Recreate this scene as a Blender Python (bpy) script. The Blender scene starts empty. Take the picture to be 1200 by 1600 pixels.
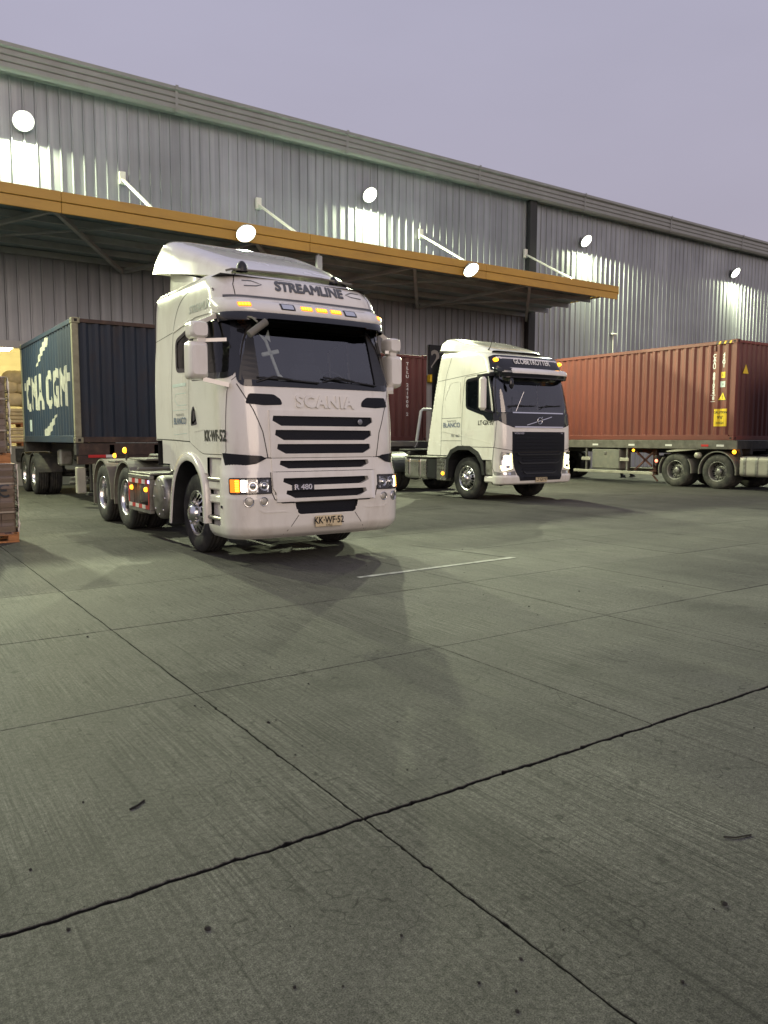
import bpy, bmesh, math, random
from mathutils import Vector, Matrix
random.seed(7)
PI = math.pi
S = bpy.context.scene
COL = S.collection
R_ = math.radians

# ------------------------------------------------------------------ camera
CAM_H = 1.48
def setup_camera():
    az, pt, rl = R_(34.3), R_(5.458), R_(0.1)
    fw = Vector((math.sin(az)*math.cos(pt), math.cos(az)*math.cos(pt), -math.sin(pt)))
    rt = Vector((math.cos(az), -math.sin(az), 0)); up = rt.cross(fw)
    R = math.cos(rl)*rt + math.sin(rl)*up
    U = -math.sin(rl)*rt + math.cos(rl)*up
    cd = bpy.data.cameras.new('camera'); co = bpy.data.objects.new('camera', cd); COL.objects.link(co)
    m = Matrix((R, U, -fw)).transposed().to_4x4(); m.translation = (0, 0, CAM_H)
    co.matrix_world = m
    cd.sensor_fit = 'HORIZONTAL'; cd.sensor_width = 36; cd.lens = 36*1206.4/1200
    cd.clip_start = 0.05; cd.clip_end = 3000
    S.camera = co
setup_camera()

# ------------------------------------------------------------------ world, sun, exposure
SUN_AZ = 196.0      # the sun has just set behind the photographer (degrees clockwise from +y)
def setup_world():
    w = bpy.data.worlds.new('World'); S.world = w; w.use_nodes = True
    nt = w.node_tree; nt.nodes.clear()
    out = nt.nodes.new('ShaderNodeOutputWorld'); bg = nt.nodes.new('ShaderNodeBackground')
    sky = nt.nodes.new('ShaderNodeTexSky'); sky.sky_type = 'NISHITA'; sky.sun_disc = False
    sky.sun_elevation = R_(1.5); sky.sun_rotation = R_(SUN_AZ)
    sky.air_density = 1.0; sky.dust_density = 1.0; sky.ozone_density = 1.6; sky.altitude = 100
    # dusk air: the low sky is scattered to an even lavender
    mix = nt.nodes.new('ShaderNodeMix'); mix.data_type = 'RGBA'
    mix.inputs[0].default_value = 0.86
    tc = nt.nodes.new('ShaderNodeTexCoord'); sp = nt.nodes.new('ShaderNodeSeparateXYZ')
    rp = nt.nodes.new('ShaderNodeValToRGB')
    e = rp.color_ramp.elements
    e[0].position = 0.0; e[0].color = (4.9, 4.2, 4.75, 1)
    e[1].position = 0.55; e[1].color = (5.1, 4.95, 6.4, 1)
    k = e.new(0.24); k.color = (4.85, 4.5, 5.6, 1)
    nt.links.new(tc.outputs['Generated'], sp.inputs[0]); nt.links.new(sp.outputs['Z'], rp.inputs[0])
    # very faint high cloud
    mp = nt.nodes.new('ShaderNodeMapping'); mp.inputs['Scale'].default_value = (1.2, 1.2, 3.5); nt.links.new(tc.outputs['Generated'], mp.inputs[0])
    cn = nt.nodes.new('ShaderNodeTexNoise'); cn.inputs['Scale'].default_value = 1.6; cn.inputs['Detail'].default_value = 5; nt.links.new(mp.outputs[0], cn.inputs['Vector'])
    cr = nt.nodes.new('ShaderNodeMapRange'); cr.inputs[1].default_value = 0.3; cr.inputs[2].default_value = 0.7; cr.inputs[3].default_value = 0.955; cr.inputs[4].default_value = 1.045
    nt.links.new(cn.outputs[0], cr.inputs[0])
    sc = nt.nodes.new('ShaderNodeVectorMath'); sc.operation = 'SCALE'; nt.links.new(rp.outputs[0], sc.inputs[0]); nt.links.new(cr.outputs[0], sc.inputs['Scale'])
    nt.links.new(sky.outputs[0], mix.inputs[6]); nt.links.new(sc.outputs[0], mix.inputs[7])
    nt.links.new(mix.outputs[2], bg.inputs['Color']); bg.inputs['Strength'].default_value = 0.10
    nt.links.new(bg.outputs[0], out.inputs[0])
    sd = bpy.data.lights.new('sun', 'SUN'); so = bpy.data.objects.new('sun', sd); COL.objects.link(so)
    sd.energy = 1.2; sd.angle = R_(40); sd.color = (1.0, 0.79, 0.62)
    d = Vector((math.sin(R_(SUN_AZ)), math.cos(R_(SUN_AZ)), math.tan(R_(13)))).normalized()
    so.rotation_euler = d.to_track_quat('Z', 'Y').to_euler(); so.location = (0, -20, 30)
setup_world()
S.view_settings.view_transform = 'Standard'; S.view_settings.look = 'None'
S.view_settings.exposure = 0.0; S.view_settings.gamma = 1.0; S.view_settings.use_curve_mapping = False
S.render.engine = 'CYCLES'
S.cycles.max_bounces = 5; S.cycles.diffuse_bounces = 2; S.cycles.glossy_bounces = 2
S.cycles.transmission_bounces = 4; S.cycles.transparent_max_bounces = 8
S.cycles.caustics_reflective = False; S.cycles.caustics_refractive = False
S.cycles.sample_clamp_indirect = 4.0
S.render.resolution_x = 768; S.render.resolution_y = 1024

# ------------------------------------------------------------------ materials
MATS = {}
def mat(name, col, rough=0.5, metal=0.0, coat=0.0, var=0.0, vscale=3.0, dirt=None, damt=0.0, dscale=2.0,
        bump=0.0, bscale=40.0, emit=0.0, ecol=None, stretch=None, spec=0.5, rvar=0.0):
    """principled with noise-driven colour variation, dirt patches and fine relief"""
    m = bpy.data.materials.new(name); m.use_nodes = True
    nt = m.node_tree; b = nt.nodes['Principled BSDF']; L = nt.links.new; N = nt.nodes.new
    c4 = (*col, 1)
    b.inputs['Base Color'].default_value = c4; b.inputs['Roughness'].default_value = rough
    b.inputs['Metallic'].default_value = metal; b.inputs['Coat Weight'].default_value = coat
    b.inputs['Coat Roughness'].default_value = 0.06; b.inputs['Specular IOR Level'].default_value = spec
    if emit > 0:
        b.inputs['Emission Color'].default_value = (*(ecol or col), 1); b.inputs['Emission Strength'].default_value = emit
    geo = None
    if var or damt or bump or rvar:
        tc = N('ShaderNodeTexCoord'); mp = N('ShaderNodeMapping'); L(tc.outputs['Object'], mp.inputs[0])
        if stretch: mp.inputs['Scale'].default_value = stretch
        src = mp.outputs[0]
    cur = None
    if var:
        n = N('ShaderNodeTexNoise'); n.inputs['Scale'].default_value = vscale; n.inputs['Detail'].default_value = 3
        L(src, n.inputs['Vector'])
        r = N('ShaderNodeMapRange'); r.inputs[1].default_value = 0.3; r.inputs[2].default_value = 0.7
        r.inputs[3].default_value = 1-var; r.inputs[4].default_value = 1+var; L(n.outputs[0], r.inputs[0])
        v = N('ShaderNodeVectorMath'); v.operation = 'SCALE'; v.inputs[0].default_value = col
        L(r.outputs[0], v.inputs['Scale']); cur = v.outputs[0]
    if damt:
        n = N('ShaderNodeTexNoise'); n.inputs['Scale'].default_value = dscale; n.inputs['Detail'].default_value = 5
        n.inputs['Roughness'].default_value = 0.65; L(src, n.inputs['Vector'])
        r = N('ShaderNodeMapRange'); r.inputs[1].default_value = 0.48; r.inputs[2].default_value = 0.72
        r.inputs[3].default_value = 0; r.inputs[4].default_value = damt; L(n.outputs[0], r.inputs[0])
        x = N('ShaderNodeMix'); x.data_type = 'RGBA'; L(r.outputs[0], x.inputs[0])
        x.inputs[7].default_value = (*(dirt or (0.1, 0.08, 0.06)), 1)
        if cur: L(cur, x.inputs[6])
        else: x.inputs[6].default_value = c4
        cur = x.outputs[2]
    if cur: L(cur, b.inputs['Base Color'])
    if rvar:
        n = N('ShaderNodeTexNoise'); n.inputs['Scale'].default_value = 2.3; n.inputs['Detail'].default_value = 3
        L(src, n.inputs['Vector'])
        r = N('ShaderNodeMapRange'); r.inputs[1].default_value = 0.3; r.inputs[2].default_value = 0.7
        r.inputs[3].default_value = max(0.02, rough-rvar); r.inputs[4].default_value = min(1, rough+rvar)
        L(n.outputs[0], r.inputs[0]); L(r.outputs[0], b.inputs['Roughness'])
    if bump:
        n = N('ShaderNodeTexNoise'); n.inputs['Scale'].default_value = bscale; n.inputs['Detail'].default_value = 2
        L(src, n.inputs['Vector'])
        bp = N('ShaderNodeBump'); bp.inputs['Strength'].default_value = bump; bp.inputs['Distance'].default_value = 0.02
        L(n.outputs[0], bp.inputs['Height']); L(bp.outputs[0], b.inputs['Normal'])
    MATS[name] = m
    return m

mat('white_paint', (0.80, 0.78, 0.72), 0.22, coat=1.0, var=0.03, vscale=1.3, dirt=(0.40, 0.34, 0.27), damt=0.34, dscale=2.4, stretch=(1, 1, 0.35), rvar=0.08)
mat('white_paint_low', (0.72, 0.69, 0.64), 0.36, coat=0.3, var=0.05, vscale=2, dirt=(0.30, 0.26, 0.20), damt=0.45, dscale=3.0, rvar=0.12)
mat('black_plastic', (0.018, 0.019, 0.021), 0.42, var=0.25, vscale=6, bump=0.03, bscale=200)
mat('black_gloss', (0.012, 0.013, 0.016), 0.12, coat=0.4)
mat('grille_black', (0.008, 0.009, 0.014), 0.55, spec=0.25, bump=0.4, bscale=90)
mat('rubber', (0.022, 0.022, 0.022), 0.82, var=0.3, vscale=5, dirt=(0.11, 0.10, 0.08), damt=0.5, dscale=6, bump=0.15, bscale=60)
mat('dusty_rubber', (0.05, 0.049, 0.043), 0.9, var=0.3, vscale=5, dirt=(0.15, 0.14, 0.11), damt=0.6, dscale=5, bump=0.15, bscale=60)
mat('chrome', (0.78, 0.78, 0.78), 0.12, metal=1.0, rvar=0.08)
mat('alloy', (0.70, 0.70, 0.70), 0.24, metal=1.0, dirt=(0.12, 0.11, 0.09), damt=0.35, dscale=7, rvar=0.1)
mat('dull_steel', (0.30, 0.29, 0.27), 0.45, metal=0.7, var=0.2, vscale=6, dirt=(0.08, 0.07, 0.05), damt=0.6, dscale=8)
mat('dark_steel', (0.035, 0.034, 0.033), 0.6, var=0.3, vscale=4, dirt=(0.10, 0.085, 0.06), damt=0.5, dscale=4, bump=0.1, bscale=30)
mat('red_brown_steel', (0.12, 0.045, 0.035), 0.6, var=0.3, vscale=4, dirt=(0.07, 0.06, 0.05), damt=0.6, dscale=4)
mat('grey_fender', (0.17, 0.165, 0.14), 0.7, var=0.15, vscale=4, dirt=(0.26, 0.24, 0.18), damt=0.6, dscale=5, bump=0.08, bscale=50)
mat('dusty_tank', (0.42, 0.40, 0.33), 0.5, metal=0.3, var=0.12, vscale=3, dirt=(0.22, 0.20, 0.15), damt=0.5, dscale=4)
mat('aluminium_tank', (0.62, 0.62, 0.60), 0.28, metal=0.9, dirt=(0.2, 0.19, 0.15), damt=0.4, dscale=5, rvar=0.1)
mat('silver_text', (0.30, 0.31, 0.33), 0.3, metal=0.6)
mat('grey_text', (0.10, 0.105, 0.115), 0.45)
mat('blue_grey_text', (0.13, 0.17, 0.26), 0.5)
mat('pale_line', (0.50, 0.58, 0.56), 0.5)
mat('black_text', (0.012, 0.012, 0.012), 0.5)
mat('white_text', (0.78, 0.78, 0.74), 0.5)
mat('container_white', (0.50, 0.50, 0.43), 0.6, dirt=(0.16, 0.17, 0.15), damt=0.6, dscale=7)
mat('seam', (0.02, 0.018, 0.016), 0.9)
mat('cab_lining', (0.05, 0.05, 0.055), 0.9)
mat('seat_fabric', (0.035, 0.037, 0.045), 0.95, bump=0.2, bscale=120)
mat('dash', (0.05, 0.058, 0.072), 0.7, bump=0.05, bscale=80)
mat('plate_yellow', (0.66, 0.56, 0.36), 0.45, dirt=(0.3, 0.22, 0.12), damt=0.4, dscale=14)
mat('amber_lens', (0.85, 0.30, 0.02), 0.3, emit=1.6, ecol=(1.0, 0.24, 0.004))
mat('amber_dots', (1.0, 0.55, 0.05), 0.3, emit=10.0, ecol=(1.0, 0.40, 0.012))
mat('amber_small', (1.0, 0.45, 0.05), 0.3, emit=5.0, ecol=(1.0, 0.36, 0.012))
mat('red_lamp', (0.9, 0.1, 0.06), 0.3, emit=4.0, ecol=(1.0, 0.22, 0.12))
mat('reflector_red', (0.55, 0.03, 0.03), 0.35)
mat('reflector_white', (0.72, 0.70, 0.66), 0.35)
mat('head_lamp_on', (1, 0.98, 0.85), 0.3, emit=16, ecol=(1.0, 0.97, 0.72))
mat('drl', (1, 0.96, 0.7), 0.3, emit=5, ecol=(1.0, 0.92, 0.48))
mat('park_light', (1, 1, 1), 0.3, emit=5, ecol=(1.0, 0.94, 0.84))
mat('reflector_bowl', (0.75, 0.75, 0.75), 0.15, metal=1.0)
mat('container_blue', (0.019, 0.036, 0.066), 0.55, var=0.12, vscale=1.5, dirt=(0.06, 0.065, 0.065), damt=0.4, dscale=2.5, stretch=(1, 1, 0.35), bump=0.03, bscale=25)
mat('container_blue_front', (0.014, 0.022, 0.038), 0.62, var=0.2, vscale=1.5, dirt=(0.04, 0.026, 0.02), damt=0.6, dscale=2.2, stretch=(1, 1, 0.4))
mat('rust_brown', (0.05, 0.03, 0.023), 0.7, var=0.25, vscale=5, dirt=(0.13, 0.08, 0.05), damt=0.6, dscale=6)
mat('weathered_rail', (0.13, 0.12, 0.10), 0.7, var=0.25, vscale=4, dirt=(0.06, 0.05, 0.04), damt=0.7, dscale=5)
mat('olive_post', (0.26, 0.25, 0.17), 0.6, var=0.15, vscale=5, dirt=(0.12, 0.09, 0.06), damt=0.5, dscale=6)
mat('container_red', (0.165, 0.041, 0.029), 0.55, var=0.10, vscale=1.2, dirt=(0.12, 0.040, 0.030), damt=0.45, dscale=1.7, stretch=(1, 1, 0.5), bump=0.02, bscale=25)
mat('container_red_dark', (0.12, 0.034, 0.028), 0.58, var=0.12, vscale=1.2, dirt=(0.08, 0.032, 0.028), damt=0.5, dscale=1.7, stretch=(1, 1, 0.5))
mat('container_lit_post', (0.52, 0.40, 0.13), 0.6, var=0.1, vscale=4)  # lamp light on one steel corner post, put into its colour as yellow
mat('sticker_yellow', (0.80, 0.55, 0.02), 0.5)
mat('cladding', (0.285, 0.305, 0.325), 0.38, metal=0.35, var=0.05, vscale=0.8, dirt=(0.24, 0.24, 0.24), damt=0.25, dscale=0.9, stretch=(1, 1, 0.15), rvar=0.06)
mat('gutter', (0.26, 0.27, 0.26), 0.5, metal=0.2, var=0.06, vscale=1.2, dirt=(0.2, 0.2, 0.18), damt=0.3, dscale=2)
mat('mustard', (0.50, 0.305, 0.058), 0.5, var=0.06, vscale=1.5, dirt=(0.25, 0.14, 0.05), damt=0.35, dscale=2.5, stretch=(0.3, 1, 1))
mat('deck_steel', (0.27, 0.34, 0.38), 0.5, metal=0.3, var=0.1, vscale=2, dirt=(0.2, 0.23, 0.24), damt=0.4, dscale=3)
mat('brace_steel', (0.38, 0.40, 0.40), 0.5, metal=0.2, var=0.1, vscale=3)
mat('tie_white', (0.70, 0.70, 0.64), 0.5, var=0.06)
mat('dark_column', (0.025, 0.026, 0.028), 0.7)
mat('lamp_body', (0.24, 0.24, 0.24), 0.5, metal=0.4)
LAMP_COL = (0.93, 1.0, 0.63)
mat('lamp_lens', (1, 1, 1), 0.3, emit=60, ecol=(0.95, 1.0, 0.82))
def lens_core():
    """bright LED core; emission fades to the rim, imitating a soft edge of glow"""
    nt = MATS['lamp_lens'].node_tree; N = nt.nodes.new; L = nt.links.new; b = nt.nodes['Principled BSDF']
    tc = N('ShaderNodeTexCoord'); ln = N('ShaderNodeVectorMath'); ln.operation = 'LENGTH'; L(tc.outputs['Object'], ln.inputs[0])
    r = N('ShaderNodeMapRange'); r.interpolation_type = 'SMOOTHSTEP'; r.inputs[1].default_value = 0.17; r.inputs[2].default_value = 0.285
    r.inputs[3].default_value = 60.0; r.inputs[4].default_value = 0.45; L(ln.outputs['Value'], r.inputs[0]); L(r.outputs[0], b.inputs['Emission Strength'])
lens_core()
mat('room_wall', (0.62, 0.60, 0.48), 0.6, var=0.08, vscale=2)
mat('room_lamp', (1, 1, 1), 0.3, emit=18, ecol=(1.0, 0.92, 0.62))
mat('concrete_dock', (0.24, 0.235, 0.215), 0.85, var=0.15, vscale=2, bump=0.2, bscale=20)
mat('carton', (0.30, 0.235, 0.19), 0.75, var=0.10, vscale=6, dirt=(0.19, 0.13, 0.10), damt=0.35, dscale=5)
mat('carton_b', (0.27, 0.21, 0.17), 0.75, var=0.10, vscale=6, dirt=(0.17, 0.12, 0.09), damt=0.35, dscale=5)
mat('sack_cream', (0.72, 0.62, 0.36), 0.8, var=0.15, vscale=5, bump=0.3, bscale=14)
mat('pallet_wood', (0.42, 0.19, 0.075), 0.8, var=0.2, vscale=8, stretch=(1, 6, 6), bump=0.1, bscale=30)
mat('carton_ink', (0.03, 0.045, 0.075), 0.6)
mat('strap_white', (0.72, 0.66, 0.60), 0.5)
mat('sign_black', (0.014, 0.016, 0.02), 0.5)
mat('boot_leather', (0.015, 0.014, 0.013), 0.55)
mat('trousers', (0.022, 0.026, 0.038), 0.9, bump=0.2, bscale=60)
mat('jacket', (0.05, 0.07, 0.05), 0.85, bump=0.2, bscale=50)
mat('skin', (0.42, 0.25, 0.18), 0.55)
mat('hair', (0.02, 0.015, 0.012), 0.7)
mat('cross_cloth', (0.66, 0.70, 0.62), 0.8, var=0.1, vscale=20, bump=0.3, bscale=60)
mat('line_paint', (0.46, 0.47, 0.41), 0.75, var=0.2, vscale=6, dirt=(0.09, 0.09, 0.075), damt=1.0, dscale=9)
mat('line_faint', (0.115, 0.115, 0.10), 0.8, var=0.2, vscale=6, dirt=(0.05, 0.05, 0.045), damt=1.0, dscale=7)
mat('dim_text', (0.30, 0.30, 0.29), 0.6)
mat('debris', (0.016, 0.014, 0.012), 0.9, var=0.5, vscale=30)
mat('blue_lamp', (0.3, 0.35, 1.0), 0.3, emit=3, ecol=(0.45, 0.5, 1.0))

def cladding_mat():
    """galvanised sheet: every sheet its own tone, faint vertical runs, dull zinc bloom"""
    nt = MATS['cladding'].node_tree; N = nt.nodes.new; L = nt.links.new; b = nt.nodes['Principled BSDF']
    for l in list(b.inputs['Base Color'].links): nt.links.remove(l)
    g = N('ShaderNodeNewGeometry'); oi = N('ShaderNodeObjectInfo')
    def nz(scale, det, st):
        mp = N('ShaderNodeMapping'); mp.inputs['Scale'].default_value = st; L(g.outputs['Position'], mp.inputs[0])
        n = N('ShaderNodeTexNoise'); n.inputs['Scale'].default_value = scale; n.inputs['Detail'].default_value = det; L(mp.outputs[0], n.inputs['Vector']); return n.outputs[0]
    def rg(x, c, d, lo=0.3, hi=0.7):
        r = N('ShaderNodeMapRange'); r.inputs[1].default_value = lo; r.inputs[2].default_value = hi; r.inputs[3].default_value = c; r.inputs[4].default_value = d; L(x, r.inputs[0]); return r.outputs[0]
    def ml(x, y):
        q = N('ShaderNodeMath'); q.operation = 'MULTIPLY'; L(x, q.inputs[0]); L(y, q.inputs[1]); return q.outputs[0]
    t = ml(ml(rg(oi.outputs['Random'], 0.88, 1.12, 0, 1), rg(nz(1.0, 4, (7, 7, 0.12)), 0.84, 1.12)), rg(nz(0.6, 3, (1, 1, 1)), 0.88, 1.10))
    v = N('ShaderNodeVectorMath'); v.operation = 'SCALE'; v.inputs[0].default_value = (0.315, 0.335, 0.355); L(t, v.inputs['Scale']); L(v.outputs[0], b.inputs['Base Color'])
cladding_mat()
def glass_mat(name, tint, gloss=0.0):
    """thin pane: fresnel reflection over a tinted see-through body"""
    m = bpy.data.materials.new(name); m.use_nodes = True
    nt = m.node_tree; nt.nodes.clear(); N = nt.nodes.new; L = nt.links.new
    o = N('ShaderNodeOutputMaterial'); t = N('ShaderNodeBsdfTransparent'); g = N('ShaderNodeBsdfGlossy')
    f = N('ShaderNodeFresnel'); f.inputs[0].default_value = 1.5
    g.inputs['Roughness'].default_value = 0.03; t.inputs[0].default_value = (*tint, 1)
    a = N('ShaderNodeMath'); a.operation = 'ADD'; a.inputs[1].default_value = gloss; L(f.outputs[0], a.inputs[0])
    x = N('ShaderNodeMixShader'); L(a.outputs[0], x.inputs[0]); L(t.outputs[0], x.inputs[1]); L(g.outputs[0], x.inputs[2])
    L(x.outputs[0], o.inputs[0]); MATS[name] = m
glass_mat('windscreen_glass', (0.74, 0.78, 0.82), 0.12)
glass_mat('side_glass', (0.30, 0.36, 0.34), 0.02)
glass_mat('clear_lens', (0.92, 0.93, 0.93), 0.02)
glass_mat('shrink_wrap', (0.93, 0.92, 0.90), 0.05)

def concrete_mat():
    m = bpy.data.materials.new('yard_concrete'); m.use_nodes = True
    nt = m.node_tree; b = nt.nodes['Principled BSDF']; N = nt.nodes.new; L = nt.links.new
    geo = N('ShaderNodeNewGeometry'); P = geo.outputs['Position']
    def noise(sc, det, rough=0.55, stretch=None, dist=0.0):
        src = P
        if stretch:
            mp = N('ShaderNodeMapping'); mp.inputs['Scale'].default_value = stretch; L(P, mp.inputs[0]); src = mp.outputs[0]
        n = N('ShaderNodeTexNoise'); n.inputs['Scale'].default_value = sc; n.inputs['Detail'].default_value = det
        n.inputs['Roughness'].default_value = rough; n.inputs['Distortion'].default_value = dist; L(src, n.inputs['Vector'])
        return n.outputs[0]
    def rng(x, a, b_, c, d):
        r = N('ShaderNodeMapRange'); r.inputs[1].default_value = a; r.inputs[2].default_value = b_
        r.inputs[3].default_value = c; r.inputs[4].default_value = d; L(x, r.inputs[0]); return r.outputs[0]
    def mul(x, y):
        q = N('ShaderNodeMath'); q.operation = 'MULTIPLY'; L(x, q.inputs[0])
        if isinstance(y, float): q.inputs[1].default_value = y
        else: L(y, q.inputs[1])
        return q.outputs[0]
    blot_n = noise(1.7, 7, 0.68)
    big = rng(noise(0.35, 3, 0.55, None, 0.4), 0.3, 0.7, 0.84, 1.14)
    blot = rng(blot_n, 0.3, 0.7, 0.80, 1.20)
    fine = rng(noise(42, 4, 0.8), 0.3, 0.7, 0.48, 1.50)
    grit = rng(noise(230, 1, 0.6), 0.3, 0.7, 0.52, 1.48)
    broom_h = noise(1.0, 3, 0.75, (80, 1.6, 1))          # broom marks run along y
    broom2 = noise(1.0, 2, 0.7, (24, 0.5, 1))
    patch = rng(noise(0.9, 2), 0.38, 0.6, 0.25, 1.0)
    bm_ = rng(broom_h, 0.32, 0.68, 0.40, 1.58)
    groove = rng(broom2, 0.27, 0.40, 0.55, 1.0)
    # craze cracks
    vo = N('ShaderNodeTexVoronoi'); vo.feature = 'DISTANCE_TO_EDGE'; vo.inputs['Scale'].default_value = 7.0
    wv = N('ShaderNodeVectorMath'); wv.operation = 'ADD'
    nz = N('ShaderNodeTexNoise'); nz.inputs['Scale'].default_value = 6.0; nz.inputs['Detail'].default_value = 2; L(P, nz.inputs['Vector'])
    sc = N('ShaderNodeVectorMath'); sc.operation = 'SCALE'; sc.inputs['Scale'].default_value = 0.22; L(nz.outputs['Color'], sc.inputs[0])
    L(P, wv.inputs[0]); L(sc.outputs[0], wv.inputs[1]); L(wv.outputs[0], vo.inputs['Vector'])
    crk = rng(vo.outputs['Distance'], 0.0, 0.030, 0.0, 1.0)
    cmask = rng(noise(1.1, 3, 0.7, None, 0.3), 0.42, 0.56, 0.0, 1.0)
    cm2 = rng(noise(13.0, 1, 0.6), 0.46, 0.56, 0.0, 1.0)
    inv = N('ShaderNodeMath'); inv.operation = 'SUBTRACT'; inv.inputs[0].default_value = 1.0; L(crk, inv.inputs[1])
    crack = mul(mul(inv.outputs[0], cmask), cm2)
    cr = rng(crack, 0, 1, 1.0, 0.30)
    # tyre marks: soft dark bands swinging past the trucks
    tyre = rng(noise(1.0, 2, 0.5, (0.9, 0.10, 1), 0.8), 0.56, 0.72, 1.0, 0.70)
    spots = rng(noise(9.0, 1, 0.5), 0.70, 0.76, 1.0, 0.55)
    stain = rng(noise(0.75, 4, 0.6, None, 0.6), 0.60, 0.70, 1.0, 0.66)
    spots = mul(spots, stain)
    oi = N('ShaderNodeObjectInfo'); spots = mul(spots, rng(oi.outputs['Random'], 0, 1, 0.92, 1.08))
    # mixed broom contrast by patch
    mixb = N('ShaderNodeMix'); mixb.data_type = 'FLOAT'; L(patch, mixb.inputs[0]); mixb.inputs[2].default_value = 1.0; L(bm_, mixb.inputs[3])
    tot = mul(mul(mul(mul(big, blot), mul(fine, grit)), mul(mixb.outputs[0], groove)), mul(cr, mul(tyre, spots)))
    v = N('ShaderNodeVectorMath'); v.operation = 'SCALE'; v.inputs[0].default_value = (0.080, 0.078, 0.067); L(tot, v.inputs['Scale'])
    L(v.outputs[0], b.inputs['Base Color'])
    b.inputs['Roughness'].default_value = 0.74
    b.inputs['Specular IOR Level'].default_value = 0.24
    # relief
    add = N('ShaderNodeMath'); add.operation = 'ADD'; L(mul(broom_h, 0.6), add.inputs[0]); L(mul(fine, 0.25), add.inputs[1])
    sub = add
    bp = N('ShaderNodeBump'); bp.inputs['Strength'].default_value = 0.75; bp.inputs['Distance'].default_value = 0.006
    L(sub.outputs[0], bp.inputs['Height']); L(bp.outputs[0], b.inputs['Normal'])
    MATS['yard_concrete'] = m
    j = mat('joint_dirt', (0.006, 0.0055, 0.005), 0.95, var=0.4, vscale=9)
concrete_mat()

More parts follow.
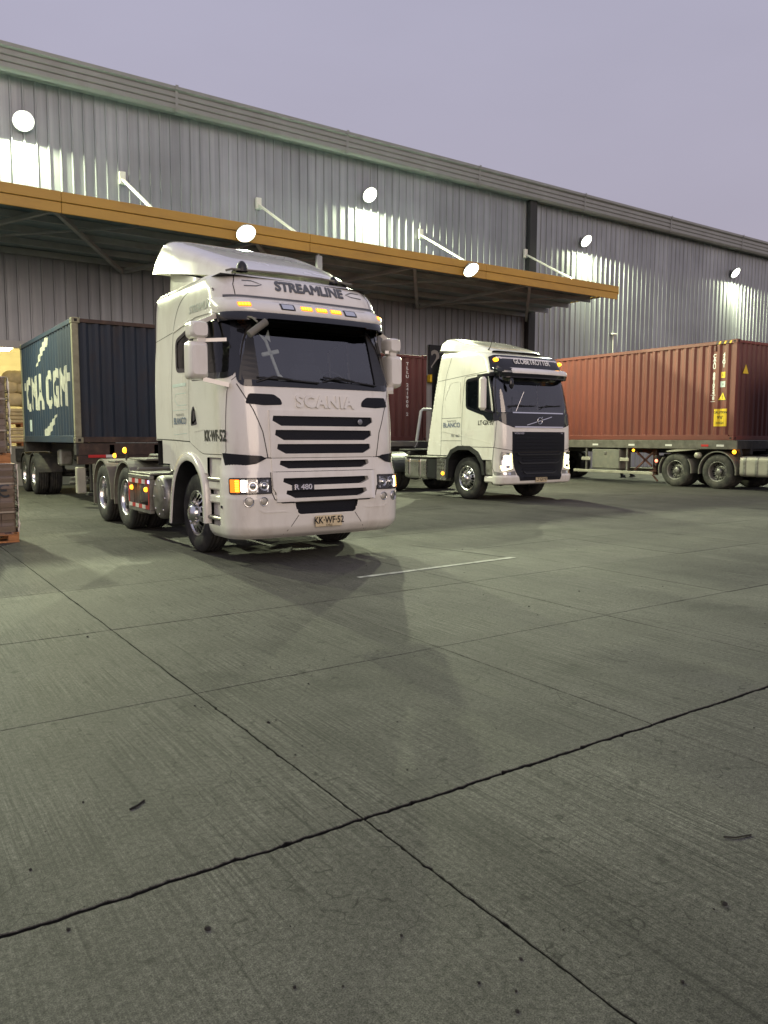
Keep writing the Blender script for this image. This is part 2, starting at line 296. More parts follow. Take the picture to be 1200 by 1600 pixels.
# ------------------------------------------------------------------ mesh helpers
class MB:
    def __init__(s): s.v = []; s.f = []; s.sm = []
    def add(s, vs, fs, smooth=False):
        o = len(s.v); s.v += [tuple(p) for p in vs]
        for f in fs: s.f.append([i+o for i in f]); s.sm.append(smooth)
        return s
    def box(s, x0, x1, y0, y1, z0, z1, b=0.0):
        if x1 < x0: x0, x1 = x1, x0
        if y1 < y0: y0, y1 = y1, y0
        if z1 < z0: z0, z1 = z1, z0
        b = min(b, (x1-x0)*.45, (y1-y0)*.45, (z1-z0)*.45)
        if b <= 0:
            v = [(x, y, z) for z in (z0, z1) for y in (y0, y1) for x in (x0, x1)]
            return s.add(v, [(0, 2, 3, 1), (4, 5, 7, 6), (0, 1, 5, 4), (2, 6, 7, 3), (0, 4, 6, 2), (1, 3, 7, 5)])
        # chamfered box
        v = []; idx = {}
        for iz, z in enumerate((z0, z1)):
            for iy, y in enumerate((y0, y1)):
                for ix, x in enumerate((x0, x1)):
                    sx, sy, sz = (1, -1)[ix], (1, -1)[iy], (1, -1)[iz]
                    for k in range(3):
                        p = [x+sx*b, y+sy*b, z+sz*b]; p[k] = (x, y, z)[k]
                        idx[(ix, iy, iz, k)] = len(v); v.append(p)
        f = []
        def q(*a): f.append([idx[t] for t in a])
        for k in range(3):
            o1, o2 = [(1, 2), (0, 2), (0, 1)][k]
            for e in (0, 1):
                c = []
                for a, b_ in ((0, 0), (1, 0), (1, 1), (0, 1)):
                    t = [0, 0, 0]; t[k] = e; t[o1] = a; t[o2] = b_; c.append((*t, k))
                q(*c)
        for k in range(3):      # edges along axis k
            o1, o2 = [(1, 2), (0, 2), (0, 1)][k]
            for a in (0, 1):
                for b_ in (0, 1):
                    t0 = [0, 0, 0]; t0[o1] = a; t0[o2] = b_; t1 = list(t0); t1[k] = 1
                    q((*t0, o1), (*t1, o1), (*t1, o2), (*t0, o2))
        for ix in (0, 1):
            for iy in (0, 1):
                for iz in (0, 1): q((ix, iy, iz, 0), (ix, iy, iz, 1), (ix, iy, iz, 2))
        return s.add(v, f)
    def tube(s, pts, r, n=8, cap=True, smooth=True):
        pts = [Vector(p) for p in pts]; rs = r if isinstance(r, (list, tuple)) else [r]*len(pts)
        vs = []; prev = None
        for i, p in enumerate(pts):
            d = (pts[min(i+1, len(pts)-1)]-pts[max(i-1, 0)]).normalized()
            a = prev if prev is not None else (Vector((0, 0, 1)) if abs(d.z) < .9 else Vector((1, 0, 0)))
            u = (a - d*a.dot(d)).normalized(); prev = u; w = d.cross(u)
            for k in range(n):
                t = 2*PI*k/n; vs.append(p+(u*math.cos(t)+w*math.sin(t))*rs[i])
        fs = []
        for i in range(len(pts)-1):
            for k in range(n): fs.append((i*n+k, i*n+(k+1) % n, (i+1)*n+(k+1) % n, (i+1)*n+k))
        s.add(vs, fs, smooth)
        if cap: s.add([vs[k] for k in range(n)], [tuple(range(n))[::-1]]); s.add([vs[-n+k] for k in range(n)], [tuple(range(n))])
        return s
    def bar(s, a, b, w, h, up=(0, 0, 1)):
        """rectangular bar from a to b"""
        a, b = Vector(a), Vector(b); d = (b-a).normalized(); up = Vector(up)
        if abs(d.dot(up)) > .98: up = Vector((1, 0, 0))
        x = d.cross(up).normalized(); y = x.cross(d)
        vs = [p+x*w*sx/2+y*h*sy/2 for p in (a, b) for sx, sy in ((-1, -1), (1, -1), (1, 1), (-1, 1))]
        return s.add(vs, [(0, 1, 2, 3), (7, 6, 5, 4), (0, 4, 5, 1), (1, 5, 6, 2), (2, 6, 7, 3), (3, 7, 4, 0)])
    def lathe(s, prof, c=(0, 0, 0), axis='x', n=32, smooth=True, a0=0, a1=2*PI):
        """prof: list of (axial, radius)"""
        full = abs(a1-a0-2*PI) < 1e-6; m = n if full else n+1; vs = []
        for (h, r) in prof:
            for k in range(m):
                t = a0+(a1-a0)*k/n; p = (h, r*math.cos(t), r*math.sin(t))
                if axis == 'x': q = p
                elif axis == 'y': q = (p[1], p[0], p[2])
                else: q = (p[1], p[2], p[0])
                vs.append((q[0]+c[0], q[1]+c[1], q[2]+c[2]))
        fs = []
        for i in range(len(prof)-1):
            for k in range(n):
                k2 = (k+1) % m; fs.append((i*m+k, i*m+k2, (i+1)*m+k2, (i+1)*m+k))
        return s.add(vs, fs, smooth)
    def prism(s, poly, axis, a, b, smooth=False):
        """extrude 2-D polygon along axis from a to b. axis x: (y,z), y: (x,z), z: (x,y)"""
        n = len(poly); vs = []
        for t in (a, b):
            for p in poly:
                vs.append({'x': (t, p[0], p[1]), 'y': (p[0], t, p[1]), 'z': (p[0], p[1], t)}[axis])
        fs = [(i, (i+1) % n, n+(i+1) % n, n+i) for i in range(n)]
        s.add(vs, fs, smooth); s.add(vs[:n], [tuple(range(n))[::-1]]); s.add(vs[n:], [tuple(range(n))])
        return s
    def grid(s, fn, nu, nv, smooth=True, keep=None):
        vs = [fn(i/nu, j/nv) for j in range(nv+1) for i in range(nu+1)]
        fs = []
        for j in range(nv):
            for i in range(nu):
                a = j*(nu+1)+i
                if keep is None or keep((Vector(vs[a])+Vector(vs[a+nu+2]))/2): fs.append((a, a+1, a+nu+2, a+nu+1))
        return s.add(vs, fs, smooth)
    def xf(s, fn): s.v = [tuple(fn(Vector(p))) for p in s.v]; return s
    def mesh(s, name):
        me = bpy.data.meshes.new(name); me.from_pydata(s.v, [], s.f); me.update()
        for p, k in zip(me.polygons, s.sm): p.use_smooth = k
        return me
    def build(s, name, m, parent=None, fix=True, loc=None):
        me = s.mesh(name)
        if fix:
            bm = bmesh.new(); bm.from_mesh(me); bmesh.ops.recalc_face_normals(bm, faces=bm.faces); bm.to_mesh(me); bm.free()
        return link(name, me, m, parent, loc)
def link(name, me, m, parent=None, loc=None, rot=None):
    if m is not None and not me.materials: me.materials.append(MATS[m] if isinstance(m, str) else m)
    o = bpy.data.objects.new(name, me); COL.objects.link(o); o.parent = parent
    if loc: o.location = loc
    if rot: o.rotation_euler = rot
    return o
def tag(o, label=None, cat=None, group=None, kind=None):
    if label: o['label'] = label
    if cat: o['category'] = cat
    if group: o['group'] = group
    if kind: o['kind'] = kind
    return o
def thing(name, label, cat, loc=(0, 0, 0), rz=0.0, group=None):
    o = bpy.data.objects.new(name, None); COL.objects.link(o); o.location = loc; o.rotation_euler = (0, 0, rz)
    o.empty_display_size = 0.2
    return tag(o, label, cat, group)
def copy_tree(o, parent=None):
    c = o.copy(); COL.objects.link(c); c.parent = parent
    for ch in o.children: copy_tree(ch, c)
    return c

def text_mesh(txt, size, extrude=0.0, bold=0.0, shear=0.0, space=1.0, align='CENTER', sx=1.0):
    cu = bpy.data.curves.new('t', 'FONT'); cu.body = txt; cu.size = size; cu.extrude = 0.0
    cu.shear = shear; cu.space_character = space; cu.align_x = align; cu.align_y = 'CENTER'; cu.resolution_u = 3
    o = bpy.data.objects.new('t', cu); COL.objects.link(o)
    dg = bpy.context.evaluated_depsgraph_get(); me = bpy.data.meshes.new_from_object(o.evaluated_get(dg))
    bpy.data.objects.remove(o); bpy.data.curves.remove(cu)
    if sx != 1.0:
        for v in me.vertices: v.co.x *= sx
    if bold > 0:        # heavier strokes: shifted copies, each a hair above the last
        V = [v.co.copy() for v in me.vertices]; Fc = [tuple(p.vertices) for p in me.polygons]; vs = []; fs = []
        for i, (dx, dy) in enumerate(((0, 0), (-1, 0), (1, 0), (0, 1), (0, -1), (-.7, .7), (.7, .7), (-.7, -.7), (.7, -.7))):
            o = len(vs); vs += [(v.x+dx*bold, v.y+dy*bold, i*.0002) for v in V]; fs += [tuple(k+o for k in f) for f in Fc]
        m2 = bpy.data.meshes.new('t'); m2.from_pydata(vs, [], fs); m2.update(); bpy.data.meshes.remove(me); me = m2
    return me
def map_text(me, fn, thick=0.0, splits=None, smax=None):
    """map a flat text mesh through fn(x,y,h); optional cuts at x = splits; extruded to thickness"""
    bm = bmesh.new(); bm.from_mesh(me); bpy.data.meshes.remove(me)
    cuts = list(splits or [])
    if smax:
        xs = [v.co.x for v in bm.verts]; x = min(xs)+smax
        while x < max(xs): cuts.append(x); x += smax
    for x in cuts:
        bmesh.ops.bisect_plane(bm, geom=bm.verts[:]+bm.edges[:]+bm.faces[:], plane_co=(x, 0, 0), plane_no=(1, 0, 0))
    bmesh.ops.triangulate(bm, faces=bm.faces)
    if thick:
        r = bmesh.ops.extrude_face_region(bm, geom=bm.faces[:])
        for g in r['geom']:
            if isinstance(g, bmesh.types.BMVert): g.co.z += thick
    for v in bm.verts: v.co = fn(v.co.x, v.co.y, v.co.z)
    bmesh.ops.recalc_face_normals(bm, faces=bm.faces)
    o = bpy.data.meshes.new('lettering'); bm.to_mesh(o); bm.free()
    return o
def poly_mesh(poly):
    me = bpy.data.meshes.new('p'); me.from_pydata([(x, y, 0) for x, y in poly], [], [tuple(range(len(poly)))]); return me

# ------------------------------------------------------------------ cab shells
def pchip(xs, ys, x):
    n = len(xs)
    if x <= xs[0]: return ys[0]
    if x >= xs[-1]: return ys[-1]
    i = 0
    while x > xs[i+1]: i += 1
    d = [(ys[k+1]-ys[k])/(xs[k+1]-xs[k]) for k in range(n-1)]
    def slope(k):
        if k == 0: return d[0]
        if k == n-1: return d[-1]
        return 0.0 if d[k-1]*d[k] <= 0 else 2*d[k-1]*d[k]/(d[k-1]+d[k])
    h = xs[i+1]-xs[i]; t = (x-xs[i])/h
    return ((2*t**3-3*t*t+1)*ys[i]+(t**3-2*t*t+t)*h*slope(i)+(-2*t**3+3*t*t)*ys[i+1]+(t**3-t*t)*h*slope(i+1))
class Shell:
    """body surface: stacked plan sections (z, front y, half width, corner radius, front bow)"""
    def __init__(s, keys, yr): s.k = keys; s.yr = yr; s.zs = [k[0] for k in keys]; s.c = {}
    def sec(s, z):
        q = s.c.get(z)
        if q is None:
            q = tuple(pchip(s.zs, [k[i] for k in s.k], z) for i in (1, 2, 3, 4)); s.c[z] = q
        return q
    def P(s, u, z):
        yf, hw, r, bow = s.sec(z); sg = 1 if u >= 0 else -1; a = abs(u); L1 = hw-r
        if a <= L1: return Vector((u, yf+bow*(a/hw)**2, z))
        yc = yf+bow*(L1/hw)**2; t = (a-L1)/r
        if t < PI/2: return Vector((sg*(L1+r*math.sin(t)), yc+r-r*math.cos(t), z))
        return Vector((sg*hw, yc+r+(a-L1-r*PI/2), z))
    def uy(s, y, z):
        yf, hw, r, bow = s.sec(z); L1 = hw-r; yc = yf+bow*(L1/hw)**2
        if y >= yc+r: return L1+r*PI/2+y-yc-r
        return L1+r*math.acos(max(-1, min(1, 1-(y-yc)/r)))
    def N(s, u, z):
        e = 0.004
        n = (s.P(u+e, z)-s.P(u-e, z)).cross(s.P(u, z+e)-s.P(u, z-e))
        return n.normalized() if n.length > 1e-12 else Vector((0, -1, 0))
    def front(s, x, z, o=0.0): return s.P(x, z)+s.N(x, z)*o
    def side(s, sg):
        def f(y, z, o=0.0):
            u = sg*s.uy(y, z); return s.P(u, z)+s.N(u, z)*o
        return f
    def grid(s, z0, z1, nz, nf=30, na=8, ns=40, off=0.0, keep=None, mb=None, yr=None):
        mb = mb or MB(); yr = yr or s.yr; rows = []
        for j in range(nz+1):
            z = z0+(z1-z0)*j/nz; yf, hw, r, bow = s.sec(z); L1 = hw-r; us = []
            U = s.uy(yr, z); A = L1+r*PI/2
            half = [L1*i/(nf/2) for i in range(int(nf/2))]+[L1+r*PI/2*i/na for i in range(na)]+[A+(U-A)*i/ns for i in range(ns+1)]
            us = [-h for h in half[::-1]]+half[1:]
            rows.append([s.P(u, z)+(s.N(u, z)*off if off else Vector((0, 0, 0))) for u in us])
        m = len(rows[0]); vs = [p for r in rows for p in r]; fs = []
        for j in range(nz):
            for i in range(m-1):
                a = j*m+i; c = (vs[a]+vs[a+m+1])/2
                if keep is None or keep(c): fs.append((a, a+1, a+m+1, a+m))
        mb.add(vs, fs, True); return mb, rows
def lerp_poly(pts):
    xs = [p[0] for p in pts]; ys = [p[1] for p in pts]
    def f(x):
        if x <= xs[0]: return ys[0]
        for i in range(len(xs)-1):
            if x <= xs[i+1]: return ys[i]+(ys[i+1]-ys[i])*(x-xs[i])/max(1e-9, xs[i+1]-xs[i])
        return ys[-1]
    return f
def patch(fn, bot, top, off=0.004, skirt=0.0, na=16, nz=4, mb=None, edge=0.0):
    """panel on a surface between polylines bot and top given as [(a,z)...]; skirt goes back by that much"""
    mb = mb or MB(); a0 = bot[0][0]; a1 = bot[-1][0]; zb, zt = lerp_poly(bot), lerp_poly(top)
    A = sorted(set([a0+(a1-a0)*i/na for i in range(na+1)]+[p[0] for p in bot+top if a0 <= p[0] <= a1]))
    vs = []
    for a in A:
        b_, t_ = zb(a), max(zt(a), zb(a)+1e-4)
        for j in range(nz+1): vs.append(fn(a, b_+(t_-b_)*j/nz, off))
    n = nz+1; fs = []
    for i in range(len(A)-1):
        for j in range(nz): fs.append((i*n+j, (i+1)*n+j, (i+1)*n+j+1, i*n+j+1))
    mb.add(vs, fs, True)
    if skirt:
        loop = [(A[i], zb(A[i])) for i in range(len(A))]+[(a1, zb(a1)+(zt(a1)-zb(a1))*j/nz) for j in range(1, nz+1)]
        loop += [(A[i], zt(A[i])) for i in range(len(A)-2, -1, -1)]+[(a0, zb(a0)+(zt(a0)-zb(a0))*j/nz) for j in range(nz-1, 0, -1)]
        v = [fn(a, z, off) for a, z in loop]+[fn(a, z, off-skirt) for a, z in loop]; m = len(loop)
        mb.add(v, [(i, (i+1) % m, m+(i+1) % m, m+i) for i in range(m)])
    return mb
def resample(pts, step, closed):
    out = []; n = len(pts)
    for i in range(n if closed else n-1):
        a, b = pts[i], pts[(i+1) % n]; d = math.hypot(b[0]-a[0], b[1]-a[1]); k = max(1, int(d/step))
        for j in range(k): out.append((a[0]+(b[0]-a[0])*j/k, a[1]+(b[1]-a[1])*j/k))
    if not closed: out.append(pts[-1])
    return out
def round_poly(pts, r, n=5):
    out = []; m = len(pts)
    for i in range(m):
        p = Vector(pts[i]); a = Vector(pts[i-1])-p; b = Vector(pts[(i+1) % m])-p
        q = min(r, a.length*.45, b.length*.45); A = p+a.normalized()*q; B = p+b.normalized()*q
        for k in range(n+1):
            t = k/n; out.append(tuple(A*(1-t)**2+p*2*t*(1-t)+B*t*t))
    return out
def ribbon(fn, pts, w, off=0.002, h=0.0, closed=False, step=0.06, mb=None):
    """strip of width w along a line drawn on a surface (seams, seals, trims); h raises it with side walls"""
    mb = mb or MB(); pts = resample(pts, step, closed); n = len(pts); L = []; Rr = []
    for i in range(n):
        a = pts[i-1] if (closed or i > 0) else pts[i]; b = pts[(i+1) % n] if (closed or i < n-1) else pts[i]
        d = (b[0]-a[0], b[1]-a[1]); l = math.hypot(*d) or 1; nx, ny = -d[1]/l, d[0]/l; p = pts[i]
        L.append((p[0]+nx*w/2, p[1]+ny*w/2)); Rr.append((p[0]-nx*w/2, p[1]-ny*w/2))
    m = n if closed else n-1
    rows = [[fn(*p, off+h) for p in L], [fn(*p, off+h) for p in Rr]]
    if h: rows = [[fn(*p, off) for p in L]]+rows+[[fn(*p, off) for p in Rr]]
    vs = [p for r in rows for p in r]; fs = []
    for k in range(len(rows)-1):
        for i in range(m): fs.append((k*n+i, k*n+(i+1) % n, (k+1)*n+(i+1) % n, (k+1)*n+i))
    return mb.add(vs, fs, False)
def in_poly(x, y, poly):
    c = False; n = len(poly)
    for i in range(n):
        x1, y1 = poly[i]; x2, y2 = poly[i-1]
        if (y1 > y) != (y2 > y) and x < (x2-x1)*(y-y1)/(y2-y1)+x1: c = not c
    return c
def fill_poly(fn, poly, off, skirt=0.0, nx=14, mb=None):
    """fill a closed outline on a surface: cut in columns so that it follows the curve"""
    mb = mb or MB()
    me = poly_mesh(poly); bm = bmesh.new(); bm.from_mesh(me); bpy.data.meshes.remove(me)
    xs = [p[0] for p in poly]; x0, x1 = min(xs), max(xs); ys = [p[1] for p in poly]; y0, y1 = min(ys), max(ys)
    for i in range(1, nx):
        bmesh.ops.bisect_plane(bm, geom=bm.verts[:]+bm.edges[:]+bm.faces[:], plane_co=(x0+(x1-x0)*i/nx, 0, 0), plane_no=(1, 0, 0))
    ny = max(2, int(nx*(y1-y0)/max(1e-6, x1-x0))); ny = min(ny, 16)
    for i in range(1, ny):
        bmesh.ops.bisect_plane(bm, geom=bm.verts[:]+bm.edges[:]+bm.faces[:], plane_co=(0, y0+(y1-y0)*i/ny, 0), plane_no=(0, 1, 0))
    bmesh.ops.triangulate(bm, faces=[f for f in bm.faces if len(f.verts) > 4])
    bm.verts.ensure_lookup_table(); bm.verts.index_update()
    mb.add([fn(v.co.x, v.co.y, off) for v in bm.verts], [[v.index for v in f.verts] for f in bm.faces], True)
    bm.free()
    if skirt:
        pl = resample(poly, 0.08, True); m = len(pl)
        v = [fn(*p, off) for p in pl]+[fn(*p, off-skirt) for p in pl]
        mb.add(v, [(i, (i+1) % m, m+(i+1) % m, m+i) for i in range(m)])
    return mb
def surf_text(fn, txt, a, z, size, m, parent, off=0.004, thick=0.0, flip=1, name='lettering', **kw):
    me = text_mesh(txt, size, **kw)
    me = map_text(me, lambda x, y, h: fn(a+flip*x, z+y, off+h), thick, smax=0.08)
    return link(name, me, m, parent)

# ================================================================== THE SETTING
# ------------------------------------------------------------------ ground
WALL_Y = 26.0
tag(MB().add([(-300, -300, -0.06), (400, -300, -0.06), (400, 400, -0.06), (-300, 400, -0.06)], [(0, 1, 2, 3)]).build('ground', 'yard_concrete', None, fix=False), kind='structure')
JX0, JY0, JS, JT = 1.565, 2.43, 1.79, 1.80
def paving():
    root = bpy.data.objects.new('yard_paving', None); COL.objects.link(root); tag(root, kind='structure')
    MB().add([(JX0-6*JS, JY0-4*JT, -0.048), (JX0+29*JS, JY0-4*JT, -0.048), (JX0+29*JS, 26.3, -0.048), (JX0-6*JS, 26.3, -0.048)], [(0, 1, 2, 3)]).build('joint_bed', 'joint_dirt', root, fix=False)
    rng = random.Random(3)
    # each joint line has its own width and wobble, shared by the slabs on both sides
    def halfgap(kind, k):
        if kind == 'y': return {0: 0.0085, 1: 0.0042, 2: 0.0030, -1: 0.005}.get(k, 0.0026)
        return {0: 0.0042, 1: 0.0028, 2: 0.0026}.get(k, 0.0022)
    def wob(seed, t, amp):
        return amp*(math.sin(t*9.1+seed)*.5+math.sin(t*23.7+seed*2.3)*.35+math.sin(t*61.0+seed*1.7)*.3+math.sin(t*173.0+seed*.7)*.22+math.sin(t*311.0+seed*2.9)*.2)
    cells = []
    for i in range(-6, 29):
        for j in range(-4, 14):
            x0, y0 = JX0+i*JS, JY0+j*JT; x1, y1 = x0+JS, min(y0+JT, 26.0)
            if y1-y0 < 0.2: continue
            vis = False
            for px in (x0, x1, (x0+x1)/2):
                for py in (y0, y1, (y0+y1)/2):
                    if py > -0.4 and 4 < math.degrees(math.atan2(px, py)) < 64: vis = True
            cells.append((not vis, math.hypot((x0+x1)/2, (y0+y1)/2), i, j, x0, x1, y0, y1))
    cells.sort(); rest = MB(); n = 0; cache = {}
    for hid, d, i, j, x0, x1, y0, y1 in cells:
        near = d < 8.5 and not hid
        gl, gr, gb, gt = halfgap('x', i), halfgap('x', i+1), halfgap('y', j), halfgap('y', j+1)
        cx, cy = (x0+x1)/2, (y0+y1)/2
        def loop(step, inset, z):
            p = []
            nx = max(1, int((x1-x0)/step)); ny = max(1, int((y1-y0)/step))
            def edge(axis, k, t, sgn, g):
                r = random.Random((k*7919+int(t*997)*31+(1 if sgn > 0 else 2)+(5 if axis == 'x' else 9)) & 0xffffff)
                a = wob(k*3.1+(0 if axis == 'x' else 50), t, g*0.7)
                ch = r.random()
                chip = g*(0.1+0.9*r.random()) + (g*r.random()*3.0 if ch > 0.95 else 0)
                return a - sgn*(g*0.7+chip*0.6) if near else -sgn*g
            for a in range(nx): t = x0+(x1-x0)*a/nx; p.append((t if a else x0+gl+inset, y0+edge('y', j, t, -1, gb)+inset))
            for a in range(ny): t = y0+(y1-y0)*a/ny; p.append((x1+edge('x', i+1, t, 1, gr)-inset, t if a else y0+gb+inset))
            for a in range(nx): t = x1-(x1-x0)*a/nx; p.append((t if a else x1-gr-inset, y1+edge('y', j+1, t, 1, gt)-inset))
            for a in range(ny): t = y1-(y1-y0)*a/ny; p.append((x0+edge('x', i, t, -1, gl)+inset, t if a else y1-gt-inset))
            return [(x-cx, y-cy, z) for x, y in p]
        step = 0.022 if d < 5 else (0.12 if near else 9)
        A = loop(step, 0.0022, 0.0); B = loop(step, 0.0, -0.003); C_ = [(x, y, -0.05) for x, y, z in B]
        m = len(A); mb = MB()
        mb.add(A, [tuple(range(m))]); mb.add(A+B+C_, [(k, m+k, m+(k+1) % m, (k+1) % m) for k in range(m)]+[(m+k, 2*m+k, 2*m+(k+1) % m, m+(k+1) % m) for k in range(m)])
        dz = rng.uniform(-0.0022, 0.0)
        if n < 295 and not hid:
            key = None if near else (round(gl, 4), round(gr, 4), round(gb, 4), round(gt, 4), round(y1-y0, 3))
            if key and key in cache: me = cache[key]
            else:
                me = mb.mesh('concrete_slab'); me.materials.append(MATS['yard_concrete']); me.materials.append(MATS['joint_dirt'])
                for p in me.polygons: p.material_index = 0 if p.index == 0 or p.index <= m else 1
                if key: cache[key] = me
            link('concrete_slab', me, None, root, (cx, cy, dz)); n += 1
        else: rest.add([(x+cx, y+cy, z+dz) for x, y, z in mb.v], mb.f)
    tag(rest.build('far_slabs', 'yard_concrete', root), kind='stuff')
paving()

# painted bay corner on the yard
def bay_line():
    r = random.Random(4)
    def strip(o, a, b, w, n=40):
        a, b = Vector(a), Vector(b); d = (b-a).normalized(); q = Vector((-d.y, d.x, 0)); vs = []
        for k in range(n+1):
            p = a+(b-a)*k/n
            vs += [p+q*w*(.5+r.uniform(-.06, .06)), p-q*w*(.5+r.uniform(-.06, .06))]
        o.add(vs, [(2*k, 2*k+1, 2*k+3, 2*k+2) for k in range(n)])
    o = MB(); strip(o, (4.35, 6.86, 0.004), (6.72, 6.97, 0.004), 0.075); 
    tag(o.build('bay_marking', 'line_paint', None), kind='structure')
    o = MB(); strip(o, (6.70, 6.99, 0.0035), (6.35, 8.6, 0.0035), 0.05); tag(o.build('bay_marking', 'line_faint', None), kind='structure')
bay_line()

# small litter and grit
def debris():
    r = random.Random(11); o = MB()
    for k in range(170):
        az = R_(r.uniform(6, 62)); d = 1.6+r.random()**1.3*13
        x, y = d*math.sin(az), d*math.cos(az); s = r.uniform(0.0022, 0.0065)*(1.0 if r.random() < .92 else 1.7)
        vs = []; n = 6
        for lv, (z, q) in enumerate(((0.0005, 1.0), (s*.5, .8), (s*.8, .3))):
            for i in range(n): t = 2*PI*i/n; vs.append((x+math.cos(t)*s*q*r.uniform(.6, 1.2), y+math.sin(t)*s*q*r.uniform(.6, 1.2)*1.3, z))
        o.add(vs, [(l*n+i, l*n+(i+1) % n, (l+1)*n+(i+1) % n, (l+1)*n+i) for l in range(2) for i in range(n)]+[tuple(range(2*n, 3*n))])
    tag(o.build('ground_litter', 'debris', None), 'small dark grit and chips lying on the concrete yard', 'grit', kind='stuff')
    def twig(pts, rad, lab): tag(MB().tube(pts, rad, 6).build('twig', 'debris', None), lab, 'twig')
    twig([(0.83, 3.015, .003), (.865, 3.03, .004), (.90, 3.06, .003)], 0.0045, 'short dark twig on the slab left of the long joint')
    twig([(2.60, 1.56, .002), (2.63, 1.53, .003), (2.70, 1.51, .002)], 0.003, 'thin pale twig lying at the lower right of the yard')
debris()

# ------------------------------------------------------------------ warehouse
PITCH = 0.345; SHEET = 3*PITCH
def warehouse():
    W = thing('warehouse', 'long grey ribbed metal warehouse with a ridged eave gutter', 'warehouse', (0, WALL_Y, 0))
    X0, N = -9.8, 70
    def profile():
        p = []
        for k in range(3):
            b = k*PITCH
            p += [(b, 0), (b+PITCH*.40, .0015), (b+PITCH-.072, 0), (b+PITCH-.052, .044), (b+PITCH-.020, .044)]
        p.append((3*PITCH, 0)); return p
    def sheet_mesh(z0, z1):
        pr = profile(); m = MB()
        vs = [(x, -h, z) for z in (z0, z1) for x, h in pr]; n = len(pr)
        m.add(vs, [(i, i+1, n+i+1, n+i) for i in range(n-1)]); me = m.mesh('cladding_sheet'); me.materials.append(MATS['cladding']); return me
    full, upper = sheet_mesh(0, 12.4), sheet_mesh(4.25, 12.4)
    o0, o1 = 9, 16       # sheets over the open dock bay
    for i in range(N):
        link('cladding_sheet', upper if o0 <= i < o1 else full, None, W, (X0+i*SHEET, 0, 0))
    xa, xb = X0+o0*SHEET, X0+o1*SHEET
    # dock bay
    MB().box(xa-.0, xb, 0.02, 0.35, 0, 1.18).build('dock_wall', 'concrete_dock', W)
    MB().box(xa-14, xb+20, 0.36, 24, 1.05, 1.20).build('dock_floor', 'concrete_dock', W)
    fr = MB(); fr.box(xa-.16, xa+.02, -.10, .12, 1.2, 4.40); fr.box(xb-.02, xb+.16, -.10, .12, 1.2, 4.40); fr.box(xa+.02, xb-.02, -.10, .12, 4.19, 4.40)
    fr.build('bay_frame', 'brace_steel', W)
    for x in (xa+.9, xa+2.6, xb-2.6, xb-.9):
        MB().box(x-.12, x+.12, -.14, .01, .75, 1.15, .02).build('dock_bumper', 'rubber', W)
    # inside: ribbed liner walls
    def liner(pts, axis, a, b, name):
        pass
    m = MB(); n = 60; vs = []
    for k in range(n+1):
        z = 1.2+10.6*k/n; d = (0.0, 0.05, 0.05, 0.0)[k % 4]; vs += [(-9.6, 9.0-d, z), (20, 9.0-d, z)]
    m.add(vs, [(2*k, 2*k+1, 2*k+3, 2*k+2) for k in range(n)]); m.build('room_wall', 'room_wall', W)
    MB().box(12.0, 12.15, .3, 8.9, 1.2, 11.5).build('room_partition', 'room_wall', W)
    MB().box(-9.75, -9.6, .3, 8.9, 1.2, 11.5).build('room_partition', 'room_wall', W)
    m = MB(); vs = []
    for k in range(80):
        y = .2+8.9*k/79; vs += [(-9.6, y, 6.4+.06*(k % 4 in (1, 2))), (12.1, y, 6.4+.06*(k % 4 in (1, 2)))]
    m.add(vs, [(2*k, 2*k+1, 2*k+3, 2*k+2) for k in range(79)]); m.build('room_ceiling', 'room_wall', W)
    # roof and the other walls
    MB().add([(-10, -.15, 12.9), (63, -.15, 12.9), (63, 20, 14.6), (-10, 20, 14.6), (63, 40, 12.9), (-10, 40, 12.9)], [(0, 1, 2, 3), (3, 2, 4, 5)]).build('roof', 'gutter', W)
    MB().add([(-10, .1, 0), (-10, 40, 0), (-10, 40, 12.9), (-10, 20, 14.6), (-10, .1, 12.9)], [(0, 1, 2, 3, 4)]).build('end_wall', 'cladding', W)
    MB().add([(62.6, .1, 0), (62.6, 40, 0), (62.6, 40, 12.9), (62.6, 20, 14.6), (62.6, .1, 12.9)], [(0, 1, 2, 3, 4)]).build('end_wall', 'cladding', W)
    # eave gutter in lengths with joint straps
    z0 = 12.06; pr = [(0.0, z0+.06), (-.42, z0-.02), (-.47, z0+.02)]
    z = z0+.06
    while z < z0+.55: pr += [(-.50, z), (-.51, z+.02), (-.51, z+.125), (-.47, z+.145), (-.47, z+.17)]; z += .185
    pr += [(-.50, z), (-.56, z+.04), (-.56, z+.14), (-.50, z+.17), (0.0, z+.22)]
    GL = 6.5
    def glen(L):
        n = len(pr); vs = [(x, a, b) for x in (.012, L-.012) for a, b in pr]
        m = MB().add(vs, [(i, i+1, n+i+1, n+i) for i in range(n-1)]); me = m.mesh('gutter_length'); me.materials.append(MATS['gutter']); return me
    gm = glen(GL)
    st = [(a-.018 if a < -.3 else a, b+(-.02 if b < z0+.05 else (.02 if b > z+.1 else 0))) for a, b in ((-.38, z0-.015), (-.49, z0+.01), (-.515, z0+.1), (-.515, z), (-.575, z+.03), (-.575, z+.15), (-.45, z+.2))]
    n = len(st); vs = [(x, a, b) for x in (-.05, .05) for a, b in st]
    sm = MB().add(vs, [(i, i+1, n+i+1, n+i) for i in range(n-1)]).mesh('gutter_strap'); sm.materials.append(MATS['gutter'])
    x = 9.2-3*GL
    while x < 61:
        link('gutter_length', gm, None, W, (x, 0, 0)); link('gutter_strap', sm, None, W, (x, 0, 0)); x += GL
    # downpipe casing at the canopy end
    MB().box(25.42, 25.86, -.30, -.05, 0, 12.08, .02).build('downpipe', 'dark_column', W)
